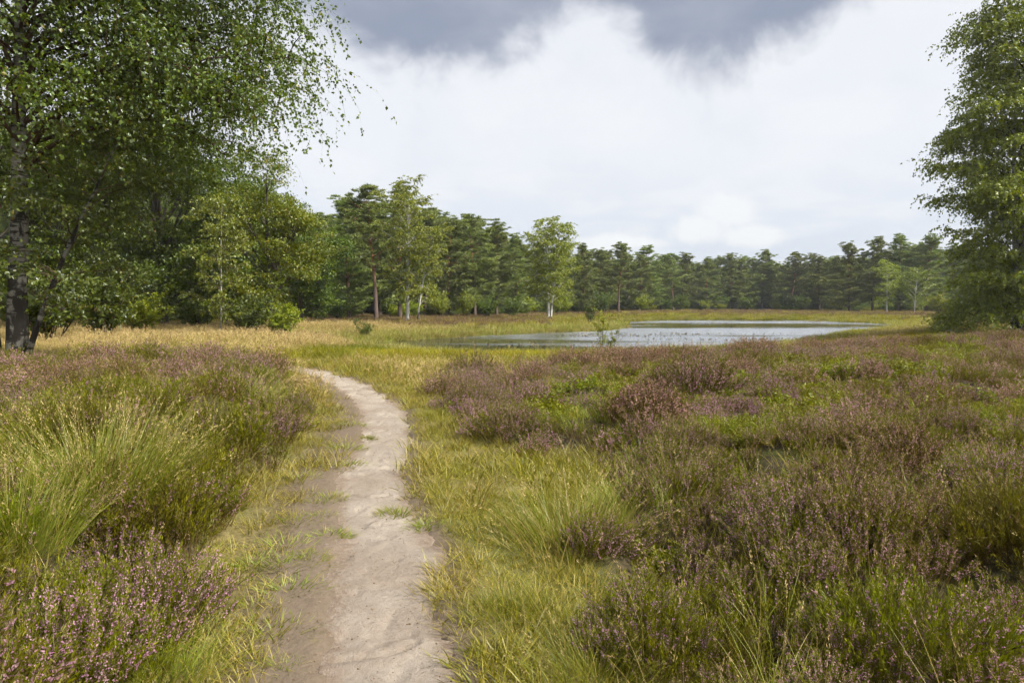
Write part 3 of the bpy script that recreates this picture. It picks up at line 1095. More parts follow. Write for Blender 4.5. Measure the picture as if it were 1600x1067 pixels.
# the big weeping birch beside the left heath
bx, by = col_at(24, 14.0), 14.0
hero = birch(101, 12.5, 0.21, [(0, 0, 0.5, 0.3, 1.0, 1.0)], 4.2, 0.34, 50, 2.3, 22, 0.078, 12, 1.55,
             prof=lambda t: 1.0 - 0.5 * max(0, t - 0.6) / 0.4,
             extra=[(0.36, 0.02, 5.2, 0.66), (0.39, 0.25, 5.6, 0.62), (0.42, -0.20, 5.4, 0.60), (0.45, 0.10, 5.8, 0.56), (0.48, 0.40, 5.8, 0.54), (0.51, -0.12, 5.7, 0.52),
                    (0.54, 0.22, 5.8, 0.50), (0.58, -0.05, 5.7, 0.46), (0.62, 0.25, 5.6, 0.44), (0.44, 0.6, 5.6, 0.58), (0.68, 0.05, 5.3, 0.40)],
             tw_per=9, start=0.62)
ht = place_birch('birch_tree', 'big weeping birch with rugged grey trunk overhanging the heather bank on the left', hero, (bx, by, gz(bx, by) - 0.05), 0.0, 'old_birch_bark', 'birch_leaf')
side_stem = birch(102, 5.2, 0.075, [(0.10, -0.05, 2.5, -0.3, 1.0, 1.0)], 1.7, 0.28, 24, 0.8, 16, 0.080, 8, 1.0, prof=lambda t: 0.85, tw_per=6, start=0.95)
for mb in side_stem[0]:
    o = obj('side_stem', mb.mesh('side_stem', MAT['old_birch_bark']), ht)
    obj('twigs', side_stem[1].mesh('twigs', MAT['twig']), o)
    obj('leaves', side_stem[2].mesh('leaves', MAT['birch_leaf']), o)
dk = birch(103, 13.0, 0.17, [(0, 0, -1.0, 0.6, 1.0, 1.0)], 3.6, 0.30, 20, 1.2, 12, 0.064, 10, 1.0)
place_birch('birch_tree', 'dark birch stem at the left picture edge close behind the weeping birch', dk, (col_at(-12, 14.6), 14.6, gz(col_at(-12, 14.6), 14.6) - 0.05), 0.4, 'old_birch_bark', 'birch_leaf')

# the large birch on the right
rx_, ry_ = col_at(1592, 34.0), 34.0
rb = birch(201, 20.5, 0.24, [(0, 0, 0.3, 0.2, 1.0, 1.0), (-0.55, 0.15, -0.9, 0.4, 0.72, 0.7)], 4.2, 0.04, 80, 1.4, 13, 0.125, 10, 1.25,
           prof=lambda t: (1.0 if t < 0.62 else 1.0 - 1.1 * (t - 0.62)) * 0.9, tw_per=9, start=0.62,
           extra=[(0.07 + 0.012 * i, 1.9 + i * 0.62, 3.6, 1.25) for i in range(9)])
place_birch('birch_tree', 'tall dense birch with foliage to the ground at the right edge', rb, (rx_, ry_, gz(rx_, ry_) - 0.05), 0.9, 'grey_birch_bark', 'fresh_birch_leaf')

# the two slim white birches on the far bank
b1 = birch(301, top_h(300, 55), 0.15, [(0, 0, 0.3, 0, 1.0, 1.0), (0.75, 0.2, 1.9, 0.4, 0.66, 0.55)], 2.8, 0.18, 40, 0.9, 21, 0.115, 9, 0.95,
           prof=lambda t: 0.62 + 0.38 * math.sin(math.pi * min(1, max(0, (t - 0.2) / 0.85))), tw_per=4, start=0.42, yellow=0.02)
place_birch('birch_tree', 'slender white-stemmed birch on the far bank with a thin second stem', b1, gp(637, 55), 0.0, 'birch_bark', 'pale_birch_leaf')
b2 = birch(305, top_h(352, 66), 0.14, [(0, 0, -0.35, 0, 1.0, 1.0), (0.22, 0.1, 1.3, 0.2, 1.0, 0.85)], 3.2, 0.14, 34, 0.95, 20, 0.115, 9, 0.95,
           prof=lambda t: 0.55 + 0.55 * math.sin(math.pi * min(1, max(0, (t - 0.05) / 0.8))), tw_per=4, start=0.45, yellow=0.03)
place_birch('birch_tree', 'twin-stemmed white birch on the far bank near the shore sapling', b2, gp(857, 66), 0.0, 'birch_bark', 'pale_birch_leaf')

# small birches
b3 = birch(311, 6.6, 0.05, [(0, 0, 0.15, 0, 1.0, 1.0)], 1.9, 0.08, 34, 0.6, 17, 0.10, 8, 0.9, tw_per=4, yellow=0.04)
place_birch('birch_tree', 'young pale birch standing before the dark broadleaf trees on the left', b3, gp(345, 32), 0.0, 'grey_birch_bark', 'fresh_birch_leaf')
b4 = birch(312, 8.0, 0.10, [(0, 0, -0.3, 0, 1.0, 1.0)], 2.6, 0.12, 26, 0.8, 9, 0.16, 8, 0.9, tw_per=4)
place_birch('birch_tree', 'small birch with a pale stem before the pines by the right birch', b4, gp(1385, 104), 0.0, 'birch_bark', 'pale_birch_leaf')
b5 = birch(313, 6.6, 0.09, [(0, 0, 0.3, 0, 1.0, 1.0)], 2.9, 0.08, 26, 0.8, 9, 0.16, 8, 0.9, tw_per=4)
place_birch('birch_tree', 'low spreading birch between the small pale birch and the large right birch', b5, gp(1428, 101), 0.0, 'birch_bark', 'lime_leaf')


def place_broadleaf(label, res, loc, bark, leaf, name='broadleaf_tree', rz=0.0, group=None):
    t = thing(name, label, 'tree', loc, rz, 1.0, group)
    obj('trunk', res[0].mesh('trunk', MAT[bark]), t)
    obj('crown', res[1].mesh('crown', MAT[leaf]), t)
    return t


place_broadleaf('dark domed oak with a black trunk behind the weeping birch', broadleaf(401, 14.0, 5.4, 6.0, 7.2, 28, 760, 80, 0.18, 0.01, 0.30, 1.5), gp(255, 40), 'oak_bark', 'oak_leaf')
place_broadleaf('yellow-green leafy tree at the open end of the left wood', broadleaf(402, 9.6, 2.7, 4.9, 4.7, 22, 480, 80, 0.13, 0.07, 0.16, 0.3), gp(425, 36), 'oak_bark', 'lime_leaf')
place_broadleaf('tall dark green tree behind the trunk of the weeping birch', broadleaf(403, 13.0, 4.9, 6.2, 6.4, 24, 600, 80, 0.16, 0.01, 0.26, 0.4), gp(95, 36), 'oak_bark', 'oak_leaf')
place_broadleaf('leafy tree cut off by the left picture edge behind the birches', broadleaf(404, 11.0, 4.4, 5.2, 5.6, 18, 420, 80, 0.16, 0.01, 0.24, 0.4), gp(-60, 32), 'oak_bark', 'oak_leaf')
place_broadleaf('mid-green tree filling the gap between the domed oak and the pines', broadleaf(405, 10.6, 3.6, 4.9, 5.1, 20, 460, 70, 0.17, 0.02, 0.18, 0.3), gp(470, 50), 'oak_bark', 'oak_leaf')
place_broadleaf('fresh green round tree between the domed oak and the yellow-green tree', broadleaf(406, 12.0, 3.6, 5.6, 5.8, 22, 520, 80, 0.16, 0.02, 0.2, 0.4), gp(350, 43), 'oak_bark', 'oak_leaf')

# pines: six kinds, then copies
PINES = []
for i, (H, cb, sp, de, spa) in enumerate([(12.5, 0.07, 3.3, 1.25, 0.04), (12.5, 0.10, 3.0, 1.15, 0.08), (12.5, 0.40, 3.4, 0.9, 0.16), (12.5, 0.05, 2.9, 1.25, 0.04), (12.5, 0.16, 3.5, 1.1, 0.10), (12.5, 0.06, 2.7, 1.2, 0.05)]):
    PINES.append(pine(501 + i, H, cb, sp, de, spa))


def add_pine(kind, px, dist, top, label, group=None, wide=1.0):
    r = np.random.default_rng(int(px * 7 + dist * 13) % 99991)
    loc = gp(px, dist)
    s = (top_h(top, dist) - loc[2]) / 12.5
    t = thing('pine_tree', label, 'tree', loc, r.uniform(0, 6.28), (s * wide, s * wide, s), group)
    obj('trunk', PINES[kind][0], t)
    obj('crown', PINES[kind][1], t)


NAMED_PINES = [
    (2, 588, 62, 300, 'tall pine with bare orange trunk and ragged top left of the slender white birch'),
    (0, 545, 66, 318, 'bushy pine just left of the tall orange-trunked pine'),
    (3, 505, 72, 342, 'dense pine at the edge of the left pine group beside the yellow-green tree'),
    (1, 625, 68, 292, 'dark pine directly behind the slender white birch'),
    (0, 700, 76, 350, 'pine right behind the second stem of the slender white birch'),
    (4, 742, 78, 340, 'tallest dark pine midway between the two white birches'),
    (1, 776, 82, 348, 'pine immediately left of the twin-stemmed birch'),
    (5, 806, 90, 372, 'pine half hidden by the left side of the twin-stemmed birch'),
    (2, 966, 112, 384, 'pine with a bare reddish trunk rising above the far treeline'),
    (3, 912, 104, 384, 'pine at the right flank of the twin-stemmed birch'),
    (0, 1326, 116, 384, 'broad dark pine standing forward where the far treeline steps up'),
    (4, 1362, 116, 375, 'pine behind the small pale-stemmed birch'),
    (1, 1404, 114, 369, 'highest pine in the clump beside the large right birch'),
    (0, 1446, 112, 373, 'pine half covered by the left fringe of the large right birch'),
]
for kd, px, d, tp, lb in NAMED_PINES:
    add_pine(kd, px, d, tp, lb, wide=1.30)
ORD = ['first', 'second', 'third', 'fourth', 'fifth', 'sixth', 'seventh', 'eighth', 'ninth', 'tenth', 'eleventh', 'twelfth', 'thirteenth', 'fourteenth']
row = [(940, 118, 394), (992, 122, 399), (1016, 128, 392), (1047, 136, 396), (1078, 146, 402), (1103, 148, 396), (1133, 152, 398), (1161, 154, 403), (1186, 156, 399),
       (1212, 156, 404), (1236, 150, 401), (1258, 146, 392), (1284, 134, 401), (1304, 126, 397)]
for i, (px, d, tp) in enumerate(row):
    add_pine([0, 4, 3, 2, 5, 1, 4][i % 7], px + [0, 7, -5, 4, -8][i % 5], d, tp + [0, 5, -5, 4, -3, 8][i % 6], f'{ORD[i]} pine from the left in the front row of the far treeline', 'pines of the far treeline', [1.5, 1.2, 1.7, 1.35, 1.6][i % 5])
# rows behind, which only show as tops and gaps
rr = np.random.default_rng(77)
for i in range(64):
    px = 470 + i * 17.2 + rr.uniform(-6, 6)
    base = np.interp(px, [470, 620, 800, 920, 1080, 1200, 1300, 1400, 1600], [84, 82, 100, 128, 162, 168, 144, 128, 124])
    d = base + rr.uniform(0, 9)
    tp = np.interp(px, [470, 560, 640, 760, 830, 960, 1100, 1200, 1300, 1400, 1600], [352, 330, 325, 352, 385, 398, 405, 407, 403, 384, 384]) + rr.uniform(-3, 10)
    add_pine(int(rr.integers(0, 6)), px, d, tp, 'pine in the back rows of the far wood showing between front pines', 'pines in the back rows of the far wood', 1.5)
for i in range(14):
    px = -60 + i * 39 + rr.uniform(-10, 10)
    d = 66 + rr.uniform(0, 12)
    add_pine(int(rr.integers(0, 6)), px, d, np.interp(px, [-60, 200, 480], [240, 262, 345]) + rr.uniform(-15, 15), 'dark pine deep in the left wood behind the oak', 'pines deep in the left wood', 1.1)


# the depth of the wood behind: one mass
def far_wood():
    r = np.random.default_rng(31)
    pts, scl = [], []
    for ang in np.arange(-52, 60, 0.55):
        for row_ in range(3):
            a = R(ang + r.uniform(-0.3, 0.3))
            px = CX + FPX * math.tan(a)
            d = np.interp(px, [-600, 470, 620, 800, 920, 1080, 1200, 1300, 1400, 2200], [80, 94, 94, 112, 140, 174, 180, 158, 142, 130]) + row_ * 7 + r.uniform(-2, 2)
            tp = np.interp(px, [-600, 200, 470, 560, 640, 760, 830, 960, 1100, 1200, 1300, 1400, 2200], [270, 290, 360, 345, 340, 362, 390, 402, 408, 410, 406, 388, 380]) + r.uniform(0, 12)
            x = math.tan(a) * d
            pts.append((x, d, -1.1))
            s_ = top_h(tp, d) / 12.5
            scl.append((s_ * 1.4, s_ * 1.4, s_))
    n = len(pts)
    protos = []
    for kd in (0, 3, 5):
        protos.append(PINES[kd][1])
    rot = np.stack([np.zeros(n), np.zeros(n), r.uniform(0, 6.28, n)], -1)
    return protos, np.array(pts), rot, np.array(scl), r.integers(0, 3, n), np.zeros(n)


FAR_WOOD = far_wood()


def shrub(seed, H, rx, nst, leaves, lsize, stemr=0.012, yellow=0.03):
    r = np.random.default_rng(seed)
    st, cr = MB(), MB()
    az = r.uniform(0, 6.28, nst)
    base = np.stack([np.cos(az), np.sin(az), az * 0], -1) * r.uniform(0, 0.12 * rx, nst)[:, None]
    P = curves(base, az, H * r.uniform(0.55, 1.05, nst), r.uniform(0.0, 0.5, nst) * rx / H * 1.6, r.uniform(-0.2, 0.5, nst), 6)
    for q in range(nst):
        tube(st, P[q], np.linspace(stemr, 0.003, 7), 4, bark_attr(r))
    ns = nst * 9
    i0 = np.repeat(np.arange(nst), 9)
    p, _ = along(P, i0, r.uniform(0.25, 1.0, ns))
    S = curves(p, r.uniform(0, 6.28, ns), 0.34 * rx * r.uniform(0.5, 1.2, ns) + 0.05, r.uniform(0.5, 1.2, ns), r.uniform(-0.1, 0.5, ns), 3)
    ribbons(st, S, np.full(ns, 0.008), r.uniform(0, 3, ns), np.stack([r.uniform(0, 1, ns)] * 3, -1))
    idx = np.repeat(np.arange(ns), leaves)
    m = len(idx)
    q, tn = along(S, idx, r.uniform(0.05, 1, m))
    q = q + rdir(r, m) * lsize * 0.5
    sz = lsize * r.uniform(0.6, 1.2, m)
    diamonds(cr, q, unit(rdir(r, m) + tn * 0.6), unit(rdir(r, m) + np.array([0, 0, 0.7])), sz, sz * 0.6, leaf_attr(r, m, yellow))
    return st, cr


def place_shrub(label, res, loc, leaf, name='shrub', cat='shrub', bark='twig', group=None, part='foliage'):
    t = thing(name, label, cat, loc, 0.0, 1.0, group)
    obj('stems', res[0].mesh('stems', MAT[bark]), t)
    obj(part, res[1].mesh(part, MAT[leaf]), t)
    return t


place_shrub('leafy green sapling on the tip of the grassy spit by the water', shrub(601, 2.6, 1.3, 10, 26, 0.10), gp(921, 61), 'birch_leaf', 'sapling', 'sapling')
place_shrub('small dark bush at the head of the pond arm by the yellow grass', shrub(602, 1.25, 0.75, 8, 20, 0.075), gp(568, 38), 'birch_leaf')
place_shrub('bright green birch sapling rising from the heather in front of the pond', shrub(603, 1.75, 0.40, 5, 22, 0.046, 0.007, 0.12), gp(941, 21), 'pale_birch_leaf', 'sapling', 'sapling')
place_shrub('thin green seedling in the heather below the bright birch sapling', shrub(604, 0.75, 0.28, 4, 16, 0.04, 0.007), gp(955, 17), 'lime_leaf', 'sapling', 'sapling')
place_shrub('bare grey-brown bush below the pines at the edge of the left wood', shrub(605, 3.0, 1.8, 26, 5, 0.06, 0.02), gp(497, 62), 'litter', 'dead_bush', 'bush', 'dead_twig')
UNDER = [(530, 60, 2.6, 2.0, 'low green thicket under the bushy pine left of the orange-trunked pine'),
         (690, 72, 3.0, 2.0, 'bright green bush just right of the slender white birch foot'), (760, 74, 2.4, 1.9, 'broad light green bush under the pines midway between the white birches'),
         (800, 76, 2.2, 1.8, 'green bush under the left fringe of the twin-stemmed birch'), (725, 74, 3.0, 1.7, 'tall green bush below the dark pines between the white birches'),
         (1060, 128, 3.4, 2.6, 'low green bush at the foot of the far treeline beyond the pond'), (1165, 138, 3.0, 2.8, 'rounded bush at the foot of the far pines over the dark reflection'),
         (1005, 118, 3.0, 2.2, 'green bush right of the reddish bare-trunked pine'), (1255, 132, 3.2, 2.6, 'bush below the far pines left of the forward broad pine'),
         (945, 104, 3.6, 2.2, 'pale green bush behind the sapling on the spit'),          (440, 34, 1.9, 1.7, 'bright leafy bush under the yellow-green tree'), (385, 33, 2.2, 1.8, 'leafy bush between the young pale birch and the yellow-green tree'),
         (160, 30, 3.2, 2.6, 'green bush in the left wood behind the leaning birch stem'), (215, 34, 2.2, 2.2, 'dark bush left of the black oak trunk'), (75, 26, 3.4, 2.8, 'tall bush behind the big birch trunk'),
         (310, 38, 2.0, 2.2, 'dark bush right of the black oak trunk'),
         (1470, 92, 3.0, 2.4, 'bush in the shade left of the large right birch')]
us = [shrub(611 + i, 2.4, 1.8, 22, 22, 0.13, 0.02) for i in range(3)]
us_me = [(a.mesh('stems', MAT['twig']), b.mesh('foliage', MAT[l])) for (a, b), l in zip(us, ('birch_leaf', 'pale_birch_leaf', 'oak_leaf'))]
for i, (px, d, h, w, lb) in enumerate(UNDER):
    t = thing('bush', lb, 'bush', gp(px, d), i * 1.3, (w / 1.8, w / 1.8, h / 2.4), 'bushes along the wood edge')
    obj('stems', us_me[i % 3][0], t)
    obj('foliage', us_me[i % 3][1], t)


# ------------------------------------------------------------------ plants of the heath
def heather(seed, n, rad, H, leaves, flowers, lsz, fsz, bloom=1.0, dry=0.1, k=4):
    """A heather cushion: wiry stems, tiny leaves, flower spikes at the tips."""
    r = np.random.default_rng(seed)
    fo, fl = MB(), MB()
    az = r.uniform(0, 6.28, n)
    q = np.sqrt(r.uniform(0, 1, n))
    base = np.stack([np.cos(az) * q * rad * 0.72, np.sin(az) * q * rad * 0.72, -0.05 + 0 * az], -1)
    lump = 0.75 + 0.5 * fbm(base[:, 0] + 5, base[:, 1] + seed, rad * 0.5, seed, 2)
    L = H * (1.0 - 0.40 * q ** 2) * lump * r.uniform(0.7, 1.15, n)
    P = curves(base, az + r.normal(0, 0.5, n), L, 0.10 + 0.55 * q + r.normal(0, 0.12, n), r.normal(0.0, 0.25, n), k)
    st = np.stack([r.uniform(0, 1, n), np.full(n, 0.9), np.zeros(n)], -1)
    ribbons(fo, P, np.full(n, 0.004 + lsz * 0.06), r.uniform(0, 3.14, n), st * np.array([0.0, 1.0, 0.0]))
    m = n * leaves
    i0 = np.repeat(np.arange(n), leaves)
    t = 0.42 + 0.58 * r.uniform(0, 1, m) ** 0.8
    p, tn = along(P, i0, t)
    p = p + rdir(r, m) * lsz * 0.5
    hue = r.uniform(0, 1, n)
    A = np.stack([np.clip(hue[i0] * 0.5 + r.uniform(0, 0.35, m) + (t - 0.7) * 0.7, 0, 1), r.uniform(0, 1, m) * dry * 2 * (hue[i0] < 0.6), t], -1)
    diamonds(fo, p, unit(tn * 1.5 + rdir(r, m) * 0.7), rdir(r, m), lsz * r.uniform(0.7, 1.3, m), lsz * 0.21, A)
    has = r.uniform(0, 1, n) < bloom
    ii = np.where(has)[0]
    if len(ii) and flowers:
        m = len(ii) * flowers
        i1 = np.repeat(ii, flowers)
        span = r.uniform(0.30, 0.60, n)
        t = 1.0 - span[i1] * r.uniform(0, 1, m)
        p, tn = along(P, i1, t)
        p = p + rdir(r, m) * fsz * 0.55
        hue2 = r.uniform(0, 1, n)
        A = np.stack([np.clip(hue2[i1] * 0.55 + r.uniform(0, 0.45, m), 0, 1), np.clip(r.uniform(0, 0.35, m) + dry * (hue2[i1] > 0.5), 0, 1), t], -1)
        diamonds(fl, p, unit(tn * 0.5 + rdir(r, m)), rdir(r, m), fsz * r.uniform(0.7, 1.3, m), fsz * 0.72, A)
    return fo, fl


def grass_tuft(seed, n, rad, Lr, w, lean, k=4, dry=0.3, spread=1.0, bendr=(0.2, 1.1)):
    r = np.random.default_rng(seed)
    mb = MB()
    az = r.uniform(0, 6.28, n)
    q = r.uniform(0, 1, n) ** 0.6
    base = np.stack([np.cos(az) * q * rad, np.sin(az) * q * rad, np.full(n, -0.02)], -1)
    P = curves(base, az + r.normal(0, 0.8 * spread, n), r.uniform(Lr[0], Lr[1], n), np.abs(r.normal(lean * (0.4 + q), 0.15, n)), r.uniform(bendr[0], bendr[1], n), k)
    A = np.stack([r.uniform(0, 1, n), np.where(r.uniform(0, 1, n) < dry, r.uniform(0.5, 1, n), r.uniform(0, 0.25, n)), np.zeros(n)], -1)
    ribbons(mb, P, w * r.uniform(0.7, 1.3, n), r.uniform(0, 3.14, n), A, power=1.6)
    return mb, P


def with_seed_heads(mb_list, P, seed, frac, ln, sz):
    """Open flower panicles at the ends of some stalks."""
    r = np.random.default_rng(seed)
    sel = np.where(r.uniform(0, 1, len(P)) < frac)[0]
    mb = MB()
    m = 12
    i0 = np.repeat(sel, m)
    t = r.uniform(1 - ln, 1.0, len(i0))
    p, tn = along(P, i0, t)
    diamonds(mb, p + rdir(r, len(i0)) * sz * 0.4, unit(tn + rdir(r, len(i0)) * 0.5), rdir(r, len(i0)), sz * r.uniform(0.6, 1.3, len(i0)), sz * 0.22, np.stack([r.uniform(0, 1, len(i0))] * 3, -1))
    return mb


def join_mesh(name, parts):
    """Several MBs with their materials as one mesh (material slot each)."""
    big = MB()
    mats, cnt = [], []
    for mb, mt in parts:
        if not mb.V:
            continue
        big.add(np.vstack(mb.V), np.vstack(mb.F), np.vstack(mb.A))
        mats.append(mt)
        cnt.append(len(np.vstack(mb.F)))
    me = big.mesh(name, mats[0])
    for mt in mats[1:]:
        me.materials.append(mt)
    me.polygons.foreach_set('material_index', np.repeat(np.arange(len(cnt)), cnt).astype(np.int32))
    return me


def scatter(name, label, protos, pts, rot, scl, pick, tint):
    """One ground-cover object: the small plants are instanced on its points."""
    coll = bpy.data.collections.new(name + '_plants')
    for i, me in enumerate(protos):
        coll.objects.link(bpy.data.objects.new(f'{name}_{i:02d}', me))
    me = bpy.data.meshes.new(name)
    n = len(pts)
    me.vertices.add(n)
    me.vertices.foreach_set('co', np.asarray(pts, np.float32).ravel())
    for nm, ty, arr, key in (('rot', 'FLOAT_VECTOR', rot, 'vector'), ('scl', 'FLOAT_VECTOR', scl, 'vector'), ('pick', 'INT', pick, 'value'), ('tint', 'FLOAT', tint, 'value')):
        a = me.attributes.new(nm, ty, 'POINT')
        a.data.foreach_set(key, np.asarray(arr, np.int32 if ty == 'INT' else np.float32).ravel())
    o = obj(name, me)
    o['kind'] = 'stuff'
    o['label'] = label
    ng = bpy.data.node_groups.new(name, 'GeometryNodeTree')
    ng.interface.new_socket('Geometry', in_out='INPUT', socket_type='NodeSocketGeometry')
    ng.interface.new_socket('Geometry', in_out='OUTPUT', socket_type='NodeSocketGeometry')
    gi = ng.nodes.new('NodeGroupInput')
    go = ng.nodes.new('NodeGroupOutput')
    ci = ng.nodes.new('GeometryNodeCollectionInfo')
    ci.inputs['Collection'].default_value = coll
    ci.inputs['Separate Children'].default_value = True
    ci.inputs['Reset Children'].default_value = True
    ip = ng.nodes.new('GeometryNodeInstanceOnPoints')
    ip.inputs['Pick Instance'].default_value = True

    def attr(nm, ty):
        nn = ng.nodes.new('GeometryNodeInputNamedAttribute')
        nn.data_type = ty
        nn.inputs['Name'].default_value = nm
        return nn.outputs['Attribute']
    L = ng.links.new
    L(gi.outputs[0], ip.inputs['Points'])
    L(ci.outputs[0], ip.inputs['Instance'])
    L(attr('pick', 'INT'), ip.inputs['Instance Index'])
    L(attr('rot', 'FLOAT_VECTOR'), ip.inputs['Rotation'])
    L(attr('scl', 'FLOAT_VECTOR'), ip.inputs['Scale'])
    L(ip.outputs[0], go.inputs[0])
    md = o.modifiers.new('plants', 'NODES')
    md.node_group = ng
    return o


def sow(r, y0, y1, dens, half=0.88, margin=2.0, xlo=None, xhi=None):
    """Random ground points over a view-wide band."""
    W = half * y1 + margin
    n = int((y1 - y0) * 2 * W * dens)
    x = r.uniform(-W, W, n)
    y = r.uniform(y0, y1, n)
    k = np.abs(x) < half * y + margin
    if xlo is not None:
        k &= x > xlo
    if xhi is not None:
        k &= x < xhi
    return x[k], y[k]


class Bed:
    def __init__(self):
        self.p, self.r, self.s, self.k, self.t = [], [], [], [], []

    def put(self, r, x, y, h, scale, picks, tint, tilt=0.12, sxy=1.0, sink=0.0):
        n = len(x)
        if n == 0:
            return
        self.p.append(np.stack([x, y, h - sink], -1))
        self.r.append(np.stack([r.normal(0, tilt, n), r.normal(0, tilt, n), r.uniform(0, 6.28, n)], -1))
        s = np.broadcast_to(scale, n)
        self.s.append(np.stack([s * sxy, s * sxy, s], -1))
        self.k.append(r.choice(np.asarray(picks), n))
        self.t.append(np.broadcast_to(tint, n).astype(float))

    def build(self, name, label, protos):
        return scatter(name, label, protos, np.vstack(self.p), np.vstack(self.r), np.vstack(self.s), np.concatenate(self.k), np.concatenate(self.t))


# --- prototypes
HP = []          # heather: 0-2 near bloom, 3-4 near green, 5-7 mid bloom, 8 mid green, 9-10 far
for sd, n, bl, dr in ((1, 95, 0.95, 0.10), (2, 95, 0.60, 0.25), (3, 95, 0.80, 0.35), (4, 100, 0.05, 0.1), (5, 95, 0.14, 0.35)):
    f, b = heather(700 + sd, n, 0.24, 0.36, 34, 24, 0.026, 0.0115, bl, dr)
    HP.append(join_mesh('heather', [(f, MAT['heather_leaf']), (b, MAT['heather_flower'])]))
for sd, n, bl, dr in ((6, 100, 0.70, 0.4), (7, 100, 0.50, 0.5), (8, 100, 0.60, 0.25), (9, 100, 0.08, 0.2)):
    f, b = heather(700 + sd, n, 0.30, 0.36, 8, 11, 0.034, 0.020, bl, dr, 3)
    HP.append(join_mesh('heather', [(f, MAT['heather_leaf']), (b, MAT['heather_flower'])]))
for sd, bl, dr in ((10, 0.7, 0.7), (11, 0.45, 0.8)):
    f, b = heather(700 + sd, 90, 0.75, 0.42, 6, 5, 0.08, 0.05, bl, dr, 2)
    HP.append(join_mesh('heather', [(f, MAT['heather_leaf']), (b, MAT['heather_flower'])]))

f, b = heather(712, 60, 0.26, 0.24, 5, 0, 0.020, 0.01, 0.0, 1.0)          # 11 dead, leafless cushion
HP.append(f.mesh('dead_heather', MAT['dead_twig']))

GPR = []         # grass
for sd in range(3):                                   # 0-2 short turf
    GPR.append(grass_tuft(800 + sd, 30, 0.10, (0.05, 0.15), 0.0056, 0.65, 3, 0.40)[0].mesh('turf', MAT['grass_blade']))
for sd in range(3):                                   # 3-5 loose taller grass
    GPR.append(grass_tuft(810 + sd, 30, 0.12, (0.14, 0.34), 0.0058, 0.45, 4, 0.5)[0].mesh('loose_grass', MAT['grass_blade']))
for sd in range(3):                                   # 6-8 dry field grass with seed heads
    g, P = grass_tuft(820 + sd, 60, 0.26, (0.25, 0.60), 0.008, 0.30, 4, 0.58)
    s = with_seed_heads(None, P, 825 + sd, 0.25, 0.25, 0.05)
    GPR.append(join_mesh('dry_grass', [(g, MAT['grass_blade']), (s, MAT['seed_head'])]))
for sd in range(2):                                   # 9-10 far grass patch
    GPR.append(grass_tuft(830 + sd, 110, 0.8, (0.30, 0.70), 0.035, 0.35, 3, 0.4)[0].mesh('far_grass', MAT['grass_blade']))
for sd in range(2):                                   # 11-12 lush
    GPR.append(grass_tuft(840 + sd, 50, 0.14, (0.18, 0.42), 0.005, 0.40, 4, 0.2)[0].mesh('lush_grass', MAT['lush_blade']))
for sd in range(2):                                   # 13-14 single wisps with heads between the heather
    g, P = grass_tuft(850 + sd, 9, 0.10, (0.35, 0.62), 0.0032, 0.20, 5, 0.8, bendr=(0.0, 0.7))
    s = with_seed_heads(None, P, 855 + sd, 0.7, 0.22, 0.018)
    GPR.append(join_mesh('wisp', [(g, MAT['grass_blade']), (s, MAT['seed_head'])]))
for sd in range(2):                                   # 15-16 dead mat of fallen stalks
    GPR.append(grass_tuft(845 + sd, 34, 0.14, (0.06, 0.16), 0.005, 1.25, 3, 0.9, spread=3.0, bendr=(0.0, 0.4))[0].mesh('dead_mat', MAT['litter']))
SED = []
for sd in range(3):
    SED.append(grass_tuft(860 + sd, 90, 0.40, (0.25, 0.55), 0.012, 0.30, 3, 0.12)[0].mesh('sedge', MAT['sedge_blade']))
for sd in range(2):
    SED.append(grass_tuft(865 + sd, 110, 0.8, (0.30, 0.65), 0.035, 0.30, 3, 0.25)[0].mesh('sedge', MAT['sedge_blade']))
for sd in range(2):                                   # 5-6 green bank grass
    SED.append(grass_tuft(870 + sd, 110, 0.6, (0.35, 0.8), 0.028, 0.35, 3, 0.25)[0].mesh('bank_grass', MAT['lush_blade']))


def bilberry(seed, n, rad, H, leaves, lsz):
    r = np.random.default_rng(seed)
    mb = MB()
    az = r.uniform(0, 6.28, n)
    q = np.sqrt(r.uniform(0, 1, n))
    base = np.stack([np.cos(az) * q * rad, np.sin(az) * q * rad, az * 0 - 0.03], -1)
    P = curves(base, r.uniform(0, 6.28, n), H * r.uniform(0.5, 1.1, n), r.uniform(0.05, 0.6, n), r.normal(0, 0.3, n), 3)
    ribbons(mb, P, np.full(n, 0.005), r.uniform(0, 3, n), np.stack([r.uniform(0, 0.4, n), np.full(n, 0.5), az * 0], -1))
    i0 = np.repeat(np.arange(n), leaves)
    m = len(i0)
    p, tn = along(P, i0, r.uniform(0.3, 1, m))
    sz = lsz * r.uniform(0.6, 1.3, m)
    A = np.stack([np.clip(r.uniform(0, 0.6, n)[i0] + r.uniform(0, 0.4, m), 0, 1), np.where(r.uniform(0, 1, m) < 0.08, 0.9, 0.05), np.zeros(m)], -1)
    diamonds(mb, p + rdir(r, m) * lsz * 0.4, unit(tn * 0.5 + rdir(r, m)), unit(rdir(r, m) + np.array([0, 0, 1.0])), sz, sz * 0.6, A)
    return mb.mesh('bilberry', MAT['bilberry_leaf'])


BIL = [bilberry(880 + i, 70, 0.22, 0.22, 16, 0.020) for i in range(3)] + [bilberry(885 + i, 60, 0.30, 0.24, 10, 0.040) for i in range(2)]

heath_bed, grass_bed, sedge_bed, bil_bed = Bed(), Bed(), Bed(), Bed()
r = np.random.default_rng(5)
